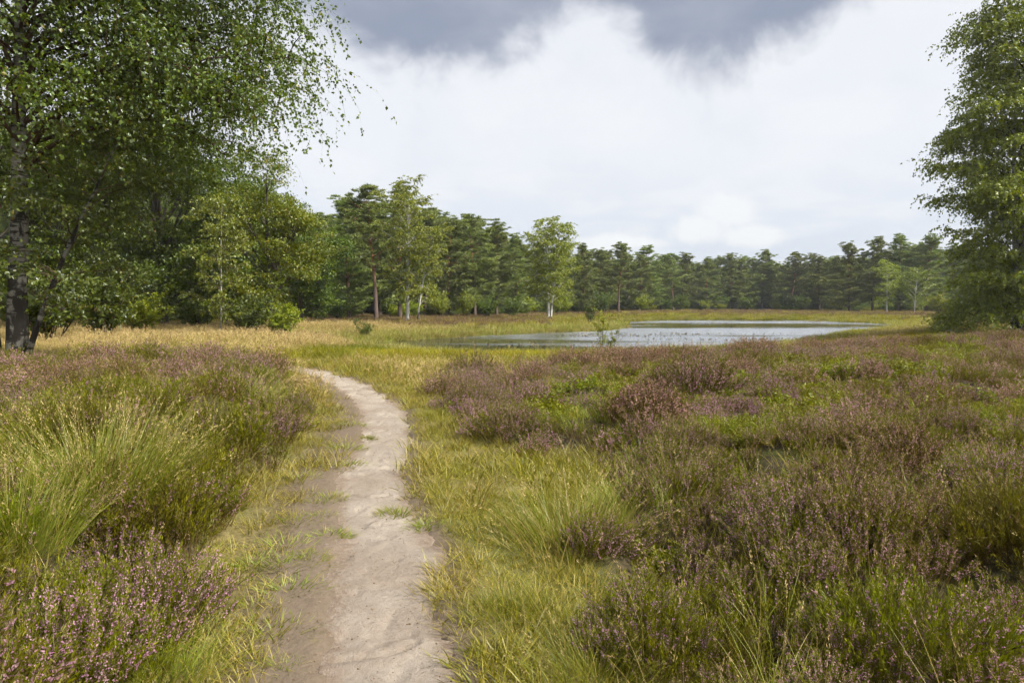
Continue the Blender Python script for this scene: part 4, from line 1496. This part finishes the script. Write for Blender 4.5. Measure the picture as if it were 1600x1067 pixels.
# heather, near to far
for y0, y1, dens, picks, green, s0 in ((1.2, 7.0, 15, [0, 1, 2, 0, 1], [3, 4], 1.0), (7.0, 15.0, 11, [5, 6, 7], [8], 0.98), (15.0, 34.0, 8.5, [5, 6, 7], [8], 1.1)):
    x, y = sow(r, y0, y1, dens)
    z = zones(x, y)
    h = height(x, y, z)
    ok = (r.uniform(0, 1, len(x)) < z['heath'] * (1 - 0.78 * z['moss']) * (1 - z['hollow']) * np.where(z['cq'] < 1.0, 1.0, 0.16)) & (z['pond'] > 2.0) & (z['pd'] > 0.15) & (np.hypot(x, y) > 1.9)
    bloomy = z['c1'] * 0.75 + fbm(x, y, 3.0, 91) * 0.5 + 0.16 * sstep(y, 6, 12) - 0.08 * (x < -0.5) + r.normal(0, 0.08, len(x))
    gsel = bloomy < np.where((x > 0) & (y < 7), 0.52, 0.58)
    var = s0 * (0.66 + 0.5 * z['c2']) * (1.05 - 0.3 * np.clip(z['cq'], 0, 1.2)) * r.uniform(0.8, 1.2, len(x)) * np.where(x < -1, 1.18, 1.0)
    dry = np.clip((z['c2'] - 0.45) * 0.9 + (fbm(x, y, 3.0, 95) - 0.45) + sstep(y, 7, 20) * 0.12, -0.1, 0.75) * np.where(y < 7, 0.6, 1.0)
    for sel, pk in ((ok & ~gsel, picks), (ok & gsel, green)):
        heath_bed.put(r, x[sel], y[sel], h[sel], var[sel], pk, dry[sel], 0.15)
x, y = sow(r, 1.8, 16.0, 9)
z = zones(x, y)
h = height(x, y, z)
ok = (z['heath'] > 0.4) & ((z['hollow'] > 0.25) | ((z['cq'] > 0.95) & (r.uniform(0, 1, len(x)) < 0.3)) | (r.uniform(0, 1, len(x)) < 0.03)) & (z['pd'] > 0.2) & (np.hypot(x, y) > 1.9)
heath_bed.put(r, x[ok], y[ok], h[ok], r.uniform(0.6, 1.2, ok.sum()), [11], 0.0, 0.3)
x, y = sow(r, 44, 130, 1.1)
z = zones(x, y)
h = height(x, y, z)
ok = (r.uniform(0, 1, len(x)) < z['far_heath']) & (z['pond'] > 2.5)
heath_bed.put(r, x[ok], y[ok], h[ok], r.uniform(0.7, 1.1, ok.sum()), [9, 10], r.uniform(0.3, 0.8, ok.sum()), 0.1)

# bilberry and mossy green cushions in the heath gaps
for y0, y1, dens, pk in ((2.0, 9.0, 15, [0, 1, 2]), (9.0, 30.0, 9, [3, 4])):
    x, y = sow(r, y0, y1, dens)
    z = zones(x, y)
    h = height(x, y, z)
    ok = (r.uniform(0, 1, len(x)) < z['moss'] * 0.95 + z['heath'] * (z['cq'] > 1.0) * sstep(fbm(x, y, 1.6, 119), 0.42, 0.55) * 0.7) & (z['pd'] > 0.2) & (np.hypot(x, y) > 1.9)
    bil_bed.put(r, x[ok], y[ok], h[ok], r.uniform(0.7, 1.2, ok.sum()), pk, r.uniform(-0.1, 0.35, ok.sum()), 0.15)

# grasses
def tint_of(x, y):
    return np.clip((fbm(x, y, 0.9, 97) - 0.5) * 1.3 + (fbm(x, y, 5.0, 98) - 0.5) * 1.0, -0.3, 0.7)


for y0, y1, dens, sc in ((1.2, 6.0, 210, 1.0), (6.0, 13.0, 90, 1.35), (13.0, 24.0, 34, 2.0)):
    x, y = sow(r, y0, y1, dens, xhi=6.0 if y1 < 14 else 14.0)
    z = zones(x, y)
    h = height(x, y, z)
    rn = r.uniform(0, 1, len(x))
    left = z['side'] < 0
    # thinning at the trodden edges; the left edge is patchy
    edge = np.where(left, sstep(z['pd'], np.where(y < 6.5, 0.12, 0.0), np.where(y < 6.5, 0.62, 0.45)) * (0.06 + 0.94 * sstep(fbm(x, y, 0.26, 99), 0.42, 0.56)), sstep(z['pd'] + (fbm(x, y, 0.4, 100) - 0.5) * 0.35, -0.02, 0.14))
    ok = (rn < edge * (1 - z['heath'] * 0.82)) & (z['pond'] > 1.0)
    grass_bed.put(r, x[ok], y[ok], h[ok], sc * (0.55 + 0.9 * fbm(x, y, 0.8, 103)[ok]) * r.uniform(0.75, 1.25, ok.sum()), [0, 1, 2], tint_of(x, y)[ok] + np.where(left[ok], 0.1, 0.0), 0.2)
    # taller tufts through it
    ok2 = (rn > 0.86) & (fbm(x, y, 1.0, 104) > 0.46) & (z['pd'] > np.where(left, 0.55, 0.30)) & (z['heath'] < 0.7) & (z['pond'] > 1.0)
    grass_bed.put(r, x[ok2], y[ok2], h[ok2], sc ** 0.5 * r.uniform(0.6, 1.1, ok2.sum()), [3, 4, 5], tint_of(x, y)[ok2] + 0.1, 0.15)

# withered matted stalks on the heath floor
x, y = sow(r, 1.6, 8.0, 70)
z = zones(x, y)
h = height(x, y, z)
ok = (z['heath'] > 0.3) & ((z['cq'] > 0.82) | (z['hollow'] > 0.2)) & (z['pd'] > 0.15) & (np.hypot(x, y) > 1.6)
grass_bed.put(r, x[ok], y[ok], h[ok], r.uniform(0.5, 0.9, ok.sum()), [15, 16], r.uniform(0.2, 0.6, ok.sum()), 0.3)

# grass woven through the heather
for y0, y1, dens in ((1.6, 8.0, 26), (8.0, 20.0, 7)):
    x, y = sow(r, y0, y1, dens)
    z = zones(x, y)
    h = height(x, y, z)
    rn = r.uniform(0, 1, len(x))
    ok = (z['heath'] > 0.4) & (z['hollow'] < 0.4) & (rn < 0.16 + 0.45 * sstep(fbm(x, y, 1.3, 106), 0.47, 0.60) + 0.35 * (z['cq'] > 1.0)) & (np.hypot(x, y) > 1.9) & (z['pd'] > 0.2)
    grass_bed.put(r, x[ok], y[ok], h[ok], r.uniform(0.7, 1.2, ok.sum()), [3, 4, 5, 11, 12], tint_of(x, y)[ok], 0.15)
    ok = (z['heath'] > 0.4) & (rn > 0.86) & (np.hypot(x, y) > 2.2) & (z['pd'] > 0.3)
    grass_bed.put(r, x[ok], y[ok], h[ok], r.uniform(0.7, 1.05, ok.sum()), [13, 14], r.uniform(0, 0.5, ok.sum()), 0.1)

# the dry yellow meadow between path and pond
for y0, y1, dens, pk, sc in ((10.0, 24.0, 14, [6, 7, 8], 0.8), (24.0, 46.0, 9, [6, 7, 8], 1.1)):
    x, y = sow(r, y0, y1, dens)
    z = zones(x, y)
    h = height(x, y, z)
    rn = r.uniform(0, 1, len(x))
    thick = np.where(x < -4.5, 1.0, 0.35 + 0.4 * (fbm(x, y, 2.0, 107) > 0.5))
    ok = (rn < (1 - z['heath']) * thick) & (z['pd'] > 0.5) & (z['pond'] > np.where((x > -7) & (y < 36), 9.0, 1.5))
    grass_bed.put(r, x[ok], y[ok], h[ok], sc * r.uniform(0.65, 1.1, ok.sum()), pk, tint_of(x, y)[ok] + np.where(x[ok] < -3, 0.08, -0.05), 0.12)
x, y = sow(r, 46, 135, 0.9)
z = zones(x, y)
h = height(x, y, z)
ok = (r.uniform(0, 1, len(x)) < 0.9 * (1 - 0.75 * z['far_heath'])) & (z['pond'] > 0.5)
grass_bed.put(r, x[ok], y[ok], h[ok], r.uniform(0.5, 0.95, ok.sum()), [9, 10], tint_of(x, y)[ok] + 0.15, 0.1)

# sedges and green grass fringing the pond
for y0, y1, dens, big in ((20, 46, 9, False), (46, 110, 3.2, True)):
    x, y = sow(r, y0, y1, dens)
    z = zones(x, y)
    h = height(x, y, z)
    rn = r.uniform(0, 1, len(x))
    spit = (y > 36) & (x < 12) & (y < 64)
    near = (y < 40) & ~spit
    dd = z['pond']
    yel = near & (rn < sstep(dd, 11.0, 8.0)) & (dd > 0.3) & (z['heath'] < 0.6)
    sedge_bed.put(r, x[yel], y[yel], h[yel], r.uniform(0.45, 0.75, yel.sum()), [0, 1, 2] if not big else [3, 4], np.clip((fbm(x, y, 4.0, 108)[yel] - 0.45) * 1.5 + 0.35 * (x[yel] < -5), 0, 0.9), 0.1)
    grn = spit & (rn < sstep(dd, 4.2, 1.6)) & (dd > -0.3)
    sedge_bed.put(r, x[grn], y[grn], h[grn], r.uniform(0.55, 1.0, grn.sum()), [5, 6], r.uniform(-0.1, 0.5, grn.sum()), 0.1)
    fr = ~spit & ~near & (rn < sstep(dd, 9.0, 3.0)) & (dd > -0.2)
    sedge_bed.put(r, x[fr], y[fr], h[fr], r.uniform(0.55, 0.95, fr.sum()), [3, 4, 5], r.uniform(0, 0.6, fr.sum()), 0.1)
    rim = (np.abs(dd) < 0.5) & (rn < 0.8)
    sedge_bed.put(r, x[rim], y[rim], np.maximum(h[rim], WATER - 0.1), r.uniform(0.5, 0.8, rim.sum()), [5, 6], r.uniform(0, 0.4, rim.sum()), 0.1)

rr2 = np.random.default_rng(55)
ug_p, ug_s = [], []
for i in range(190):
    px = rr2.uniform(-80, 1600)
    d = np.interp(px, [-80, 200, 470, 620, 800, 920, 1080, 1200, 1300, 1400, 1600], [46, 50, 68, 74, 88, 108, 142, 150, 128, 116, 104]) + rr2.uniform(-3, 10)
    x_ = col_at(px, d)
    ug_p.append((x_, d, gz(x_, d) - 0.1))
    q = rr2.uniform(0.6, 1.5)
    ug_s.append((q * 1.2, q * 1.2, q * rr2.uniform(0.5, 1.0)))
n = len(ug_p)
scatter('undergrowth', 'low green undergrowth closing the foot of the pine wood', [m[1] for m in us_me], np.array(ug_p), np.stack([np.zeros(n), np.zeros(n), rr2.uniform(0, 6.28, n)], -1), np.array(ug_s), rr2.integers(0, 3, n), np.zeros(n))
scatter('far_wood', 'dark depth of the pine wood closing the view behind the front pines', *FAR_WOOD)
heath_bed.build('heather_cover', 'low heather covering the heath, mauve and brown with green tips', HP)
grass_bed.build('grass', 'yellow-green and straw-coloured grass beside the path and across the meadow', GPR)
sedge_bed.build('shore_sedge', 'yellow and green sedge fringing the pond', SED)
bil_bed.build('bilberry_cover', 'bright green low bilberry filling gaps in the heather', BIL)


# ------------------------------------------------------------------ single plants that stand out
def on_ground(px, py):
    p = at(px, py)
    for _ in range(4):
        p = at(px, py, gz(p[0], p[1]))
    return (p[0], p[1], gz(p[0], p[1]) - 0.03)


HERO = []
for sd, n, bl, dr, Hh in ((1, 360, 0.9, 0.1, 0.46), (2, 340, 0.7, 0.45, 0.42), (3, 340, 0.25, 0.2, 0.40)):
    f, b = heather(900 + sd, n, 0.46, Hh, 36, 28, 0.026, 0.0115, bl, dr)
    HERO.append((f.mesh('foliage', MAT['heather_leaf']), b.mesh('flower_spikes', MAT['heather_flower'])))

SHRUBS = [
    (0, 1065, 905, 1.0, 'mauve heather mound beside the light green tussock right of the path'),
    (0, 1235, 850, 0.98, 'tallest purple-tipped heather bush standing up in the right heath'),
    (0, 1010, 1010, 0.72, 'low mauve heather clump at the edge of the right verge grass'),
    (2, 1180, 1010, 0.95, 'green heather bush above the dark hollow in the right foreground'),
    (1, 1340, 880, 0.9, 'faded pink heather bush right of the tallest purple-tipped bush'),
    (1, 1490, 900, 0.95, 'wide faded heather bush near the right picture edge'),
    (2, 1420, 1020, 1.0, 'large green heather bush low in the right corner'),
    (0, 1560, 800, 0.9, 'purple heather bush at the right picture edge above the green one'),
    (2, 1395, 700, 1.05, 'dark green heather hummock in the middle of the right heath'),
    (1, 1490, 705, 0.95, 'mauve heather hummock just right of the dark green hummock'),
    (1, 1080, 625, 1.5, 'long greyish-mauve heather hummock with a dark foot below the pond'),
    (1, 1160, 618, 1.2, 'rounded mauve heather hummock adjoining the long greyish one'),
    (1, 800, 690, 1.0, 'brown heather patch on the near edge of the heath by the grass verge'),
    (1, 742, 640, 1.1, 'brown-mauve heather patch closest to the bend of the path'),
    (1, 735, 588, 1.5, 'separate dark brown heather patch in the yellow grass before the pond'),
    (0, 205, 985, 1.0, 'dark purple flowering heather mound low on the left bank'),
    (0, 60, 1075, 0.9, 'bright purple heather in the bottom left corner'),
    (2, 285, 860, 0.9, 'dark heather bush between the pale tussock and the purple mound'),
    (1, 420, 700, 1.0, 'rounded heather bush bulging towards the path on the left bank'),
    (1, 440, 655, 1.1, 'mauve-brown heather bush where the left bank hides the path'),
    (2, 350, 740, 1.0, 'green-brown heather bush in the middle of the left bank slope'),
    (0, 330, 650, 1.1, 'heather bush on the crest of the left bank behind the tussock'),
    (1, 120, 640, 1.1, 'pinkish heather on the crest below the weeping birch'),
]
for i, (kd, px, py, s, lb) in enumerate(SHRUBS):
    t = thing('heather_shrub', lb, 'heather', on_ground(px, py), i * 1.7, (s, s, s * 1.05), 'heather bushes that stand out')
    obj('foliage', HERO[kd][0], t)
    obj('flower_spikes', HERO[kd][1], t)

# tussocks
g, P = grass_tuft(950, 900, 0.42, (0.45, 1.0), 0.0055, 0.42, 6, 0.22, spread=0.5, bendr=(0.0, 0.75))
s = with_seed_heads(None, P, 951, 0.28, 0.24, 0.020)
TUSS = (g.mesh('blades', MAT['lush_blade']), s.mesh('seed_heads', MAT['seed_head']))
g, P = grass_tuft(952, 620, 0.36, (0.28, 0.62), 0.0048, 0.45, 5, 0.25, spread=0.6, bendr=(0.1, 1.0))
s = with_seed_heads(None, P, 953, 0.14, 0.22, 0.018)
TUS2 = (g.mesh('blades', MAT['lush_blade']), s.mesh('seed_heads', MAT['seed_head']))
for tm, px, py, s, lb in [
    (TUSS, 150, 830, 0.86, 'tall pale green moor-grass tussock with pinkish seed heads on the left bank'),
    (TUSS, 20, 850, 0.62, 'moor-grass tussock at the left picture edge beside the tall pale one'),
    (TUS2, 895, 850, 1.1, 'light green grass tussock in the verge right of the path'),
    (TUS2, 985, 800, 0.8, 'straw-tipped tussock between the light green tussock and the heather'),
    (TUS2, 375, 630, 1.1, 'green tuft on the crest of the left bank above the path bend'),
    (TUS2, 260, 1060, 0.55, 'short green tuft at the bottom of the left bank'),
    (TUS2, 930, 1060, 0.6, 'green grass tuft at the bottom edge before the mauve heather'),
    (TUS2, 790, 960, 0.5, 'grass tuft leaning over the right edge of the path'),
]:
    t = thing('grass_tussock', lb, 'grass tussock', on_ground(px, py), px * 0.1, s, 'grass tussocks')
    obj('blades', tm[0], t)
    obj('seed_heads', tm[1], t)

# small grass tufts on the trodden left half of the path
TF = []
for i in range(3):
    a, _ = grass_tuft(960 + i, 260, 0.14, (0.06, 0.15), 0.0055, 0.75, 4, 0.25, bendr=(0.2, 0.9))
    b, _ = grass_tuft(970 + i, 60, 0.12, (0.03, 0.07), 0.0045, 1.1, 3, 0.95, bendr=(0.1, 0.6))
    TF.append((a.mesh('green_blades', MAT['lush_blade']), b.mesh('dead_blades', MAT['grass_blade'])))
for i, (px, py, sx, lb) in enumerate([
    (350, 1000, 1.5, 'thick grass tuft low on the trodden left side of the path'),
    (452, 918, 1.1, 'spiky tuft on the bare sand below the flat dark tuft'),
    (440, 882, 1.5, 'flat dark-edged grass tuft across the trodden left side of the path'),
    (445, 852, 1.3, 'wide thin tuft just above the flat dark-edged one'),
    (515, 834, 0.9, 'small spiky tuft lying on the pale sand'),
    (502, 804, 0.7, 'tiny tuft above the small spiky one on the sand'),
    (516, 776, 0.9, 'rounded tuft halfway up the left edge of the path'),
    (540, 730, 1.3, 'long thin tuft reaching into the path below its bend'),
    (540, 700, 1.2, 'yellowish tuft on the left path edge inside the bend'),
    (548, 664, 1.2, 'yellow-brown tuft at the narrow part of the path'),
    (620, 812, 1.0, 'low tuft reaching into the path from the right verge'),
    (665, 828, 0.9, 'sparse tuft on the sandy bulge at the right of the path'),
    (400, 945, 0.8, 'thin tuft in the brown soil left of the spiky one'),
    (440, 1040, 0.7, 'small weedy tuft at the bottom beside the sand'),
    (400, 882, 1.2, 'grass tuft joining the flat dark-edged tuft to the left bank'),
    (470, 745, 1.1, 'tuft at the foot of the left bank beside the path'),
    (575, 690, 0.7, 'tiny tuft inside the pale sand of the bend'),
    (480, 870, 0.8, 'ragged tuft at the sandy end of the flat dark-edged one'),
    (430, 985, 1.1, 'broad low tuft right of the thick tuft at the bottom of the path'),
    (495, 785, 0.8, 'narrow tuft left of the rounded tuft on the path edge'),
    (460, 815, 1.1, 'spreading tuft on brown soil left of the tiny tuft'),
]):
    t = thing('grass_tuft', lb, 'grass tuft', on_ground(px, py), ((i * 37) % 10 - 5) * 0.08, (sx * 1.25, sx * 0.85, min(sx, 1.1)), 'grass tufts on the trodden path edge')
    t.location.z = float(height(np.array([t.location.x]), np.array([t.location.y]))[0]) - 0.014
    obj('green_blades', TF[i % 3][0], t)
    obj('dead_blades', TF[i % 3][1], t)

# ------------------------------------------------------------------ litter on the sand, weed on the water
r = np.random.default_rng(9)
mb = MB()
n = 9000
k = r.integers(0, len(PATH_C), n)
v = np.where(r.uniform(0, 1, n) < 0.55, r.uniform(-2.7, -0.9, n), r.uniform(-1.1, 1.3, n))
T = unit(np.gradient(PATH_C, axis=0))
N = np.stack([T[:, 1], -T[:, 0]], -1)
xy = PATH_C[k] + N[k] * (v * PATH_W[k])[:, None]
keep = (xy[:, 1] > 1.5) & (xy[:, 1] < 14)
xy, v, k = xy[keep], v[keep], k[keep]
zz = np.where(np.abs(v) < 0.95, path_z(xy[:, 0], xy[:, 1], v, np.zeros(len(v))), ground_height(xy[:, 0], xy[:, 1])) + 0.004
n = len(xy)
a = r.uniform(0, 6.28, n)
ax = np.stack([np.cos(a), np.sin(a), r.normal(0, 0.12, n)], -1)
diamonds(mb, np.column_stack([xy, zz]), ax, unit(rdir(r, n) * 0.4 + np.array([0, 0, 1.0])), r.uniform(0.008, 0.035, n), r.uniform(0.002, 0.005, n), np.stack([r.uniform(0, 1, n)] * 3, -1), 0.3)
o = obj('litter', mb.mesh('litter', MAT['litter']))
o['kind'] = 'stuff'
o['label'] = 'dead stalks and leaf bits strewn on the sandy path'

mb = MB()
n = 2600
k = r.integers(0, len(PATH_C), n)
v = r.uniform(-1.25, 1.1, n)
xy = PATH_C[k] + N[k] * (v * PATH_W[k])[:, None]
keep = (xy[:, 1] > 1.5) & (xy[:, 1] < 10)
xy, v = xy[keep], v[keep]
n = len(xy)
zz = np.where(np.abs(v) < 0.95, path_z(xy[:, 0], xy[:, 1], v, np.zeros(n)), ground_height(xy[:, 0], xy[:, 1]))
sz = 0.0022 + 0.006 * r.uniform(0, 1, n) ** 3
oct_ = np.array([(1, 0, 0), (0, 1, 0), (-1, 0, 0), (0, -1, 0), (0, 0, 0.7), (0, 0, -0.7)], float)
of = np.array([(0, 1, 4), (1, 2, 4), (2, 3, 4), (3, 0, 4), (1, 0, 5), (2, 1, 5), (3, 2, 5), (0, 3, 5)])
V = np.column_stack([xy, zz + sz * 0.2])[:, None, :] + (oct_[None] * r.uniform(0.6, 1.4, (n, 6, 1))) * sz[:, None, None]
mb.add(V.reshape(-1, 3), (np.arange(n)[:, None, None] * 6 + of[None]).reshape(-1, 3), np.repeat(np.stack([r.uniform(0.2, 1, n)] * 3, -1), 6, axis=0), smooth=True)
o = obj('gravel', mb.mesh('gravel', MAT['litter']))
o['kind'] = 'stuff'
o['label'] = 'grit and tiny pebbles on the sandy path'

mb = MB()
n = 26000
x = r.uniform(-14, 40, n)
y = r.uniform(28, 85, n)
d = sdf(POND, x, y)
band = fbm(x / 7, y / 1.1, 1.0, 111, 3)
keep = (d < -0.3) & (band > np.where(y < 48, 0.60, 0.71))
x, y = x[keep], y[keep]
n = len(x)
a = r.uniform(0, 6.28, n)
ax = np.stack([np.cos(a), np.sin(a), r.uniform(0.0, 0.5, n)], -1)
sz = r.uniform(0.08, 0.26, n)
diamonds(mb, np.stack([x, y, np.full(n, WATER + 0.006)], -1), ax, unit(rdir(r, n) * 0.3 + np.array([0, 0, 1.0])), sz, sz * 0.5, np.stack([r.uniform(0, 1, n)] * 3, -1), 0.1)
o = obj('pond_weed', mb.mesh('pond_weed', MAT['pond_weed']))
o['kind'] = 'stuff'
o['label'] = 'brown floating weed in streaks on the pond'

# ------------------------------------------------------------------ the air
def build_haze():
    x0, x1, y0, y1, z0, z1 = -420, 420, -70, 420, -3.0, 26.0
    V = [(x0, y0, z0), (x1, y0, z0), (x1, y1, z0), (x0, y1, z0), (x0, y0, z1), (x1, y0, z1), (x1, y1, z1), (x0, y1, z1)]
    Q = [(0, 3, 2, 1), (4, 5, 6, 7), (0, 1, 5, 4), (1, 2, 6, 5), (2, 3, 7, 6), (3, 0, 4, 7)]
    me = bpy.data.meshes.new('haze')
    me.from_pydata(V, [], Q)
    m, nt = new_mat('haze')
    pv = node(nt, 'ShaderNodeVolumePrincipled', ins={'Color': (0.90, 0.94, 1.0, 1), 'Density': 0.00035, 'Anisotropy': 0.2})
    node(nt, 'ShaderNodeOutputMaterial', ins={1: pv.outputs[0]})
    me.materials.append(m)
    o = obj('haze', me)
    o['kind'] = 'stuff'
    o['label'] = 'thin pale haze softening the far pines'


HAZE = True
if HAZE:
    build_haze()
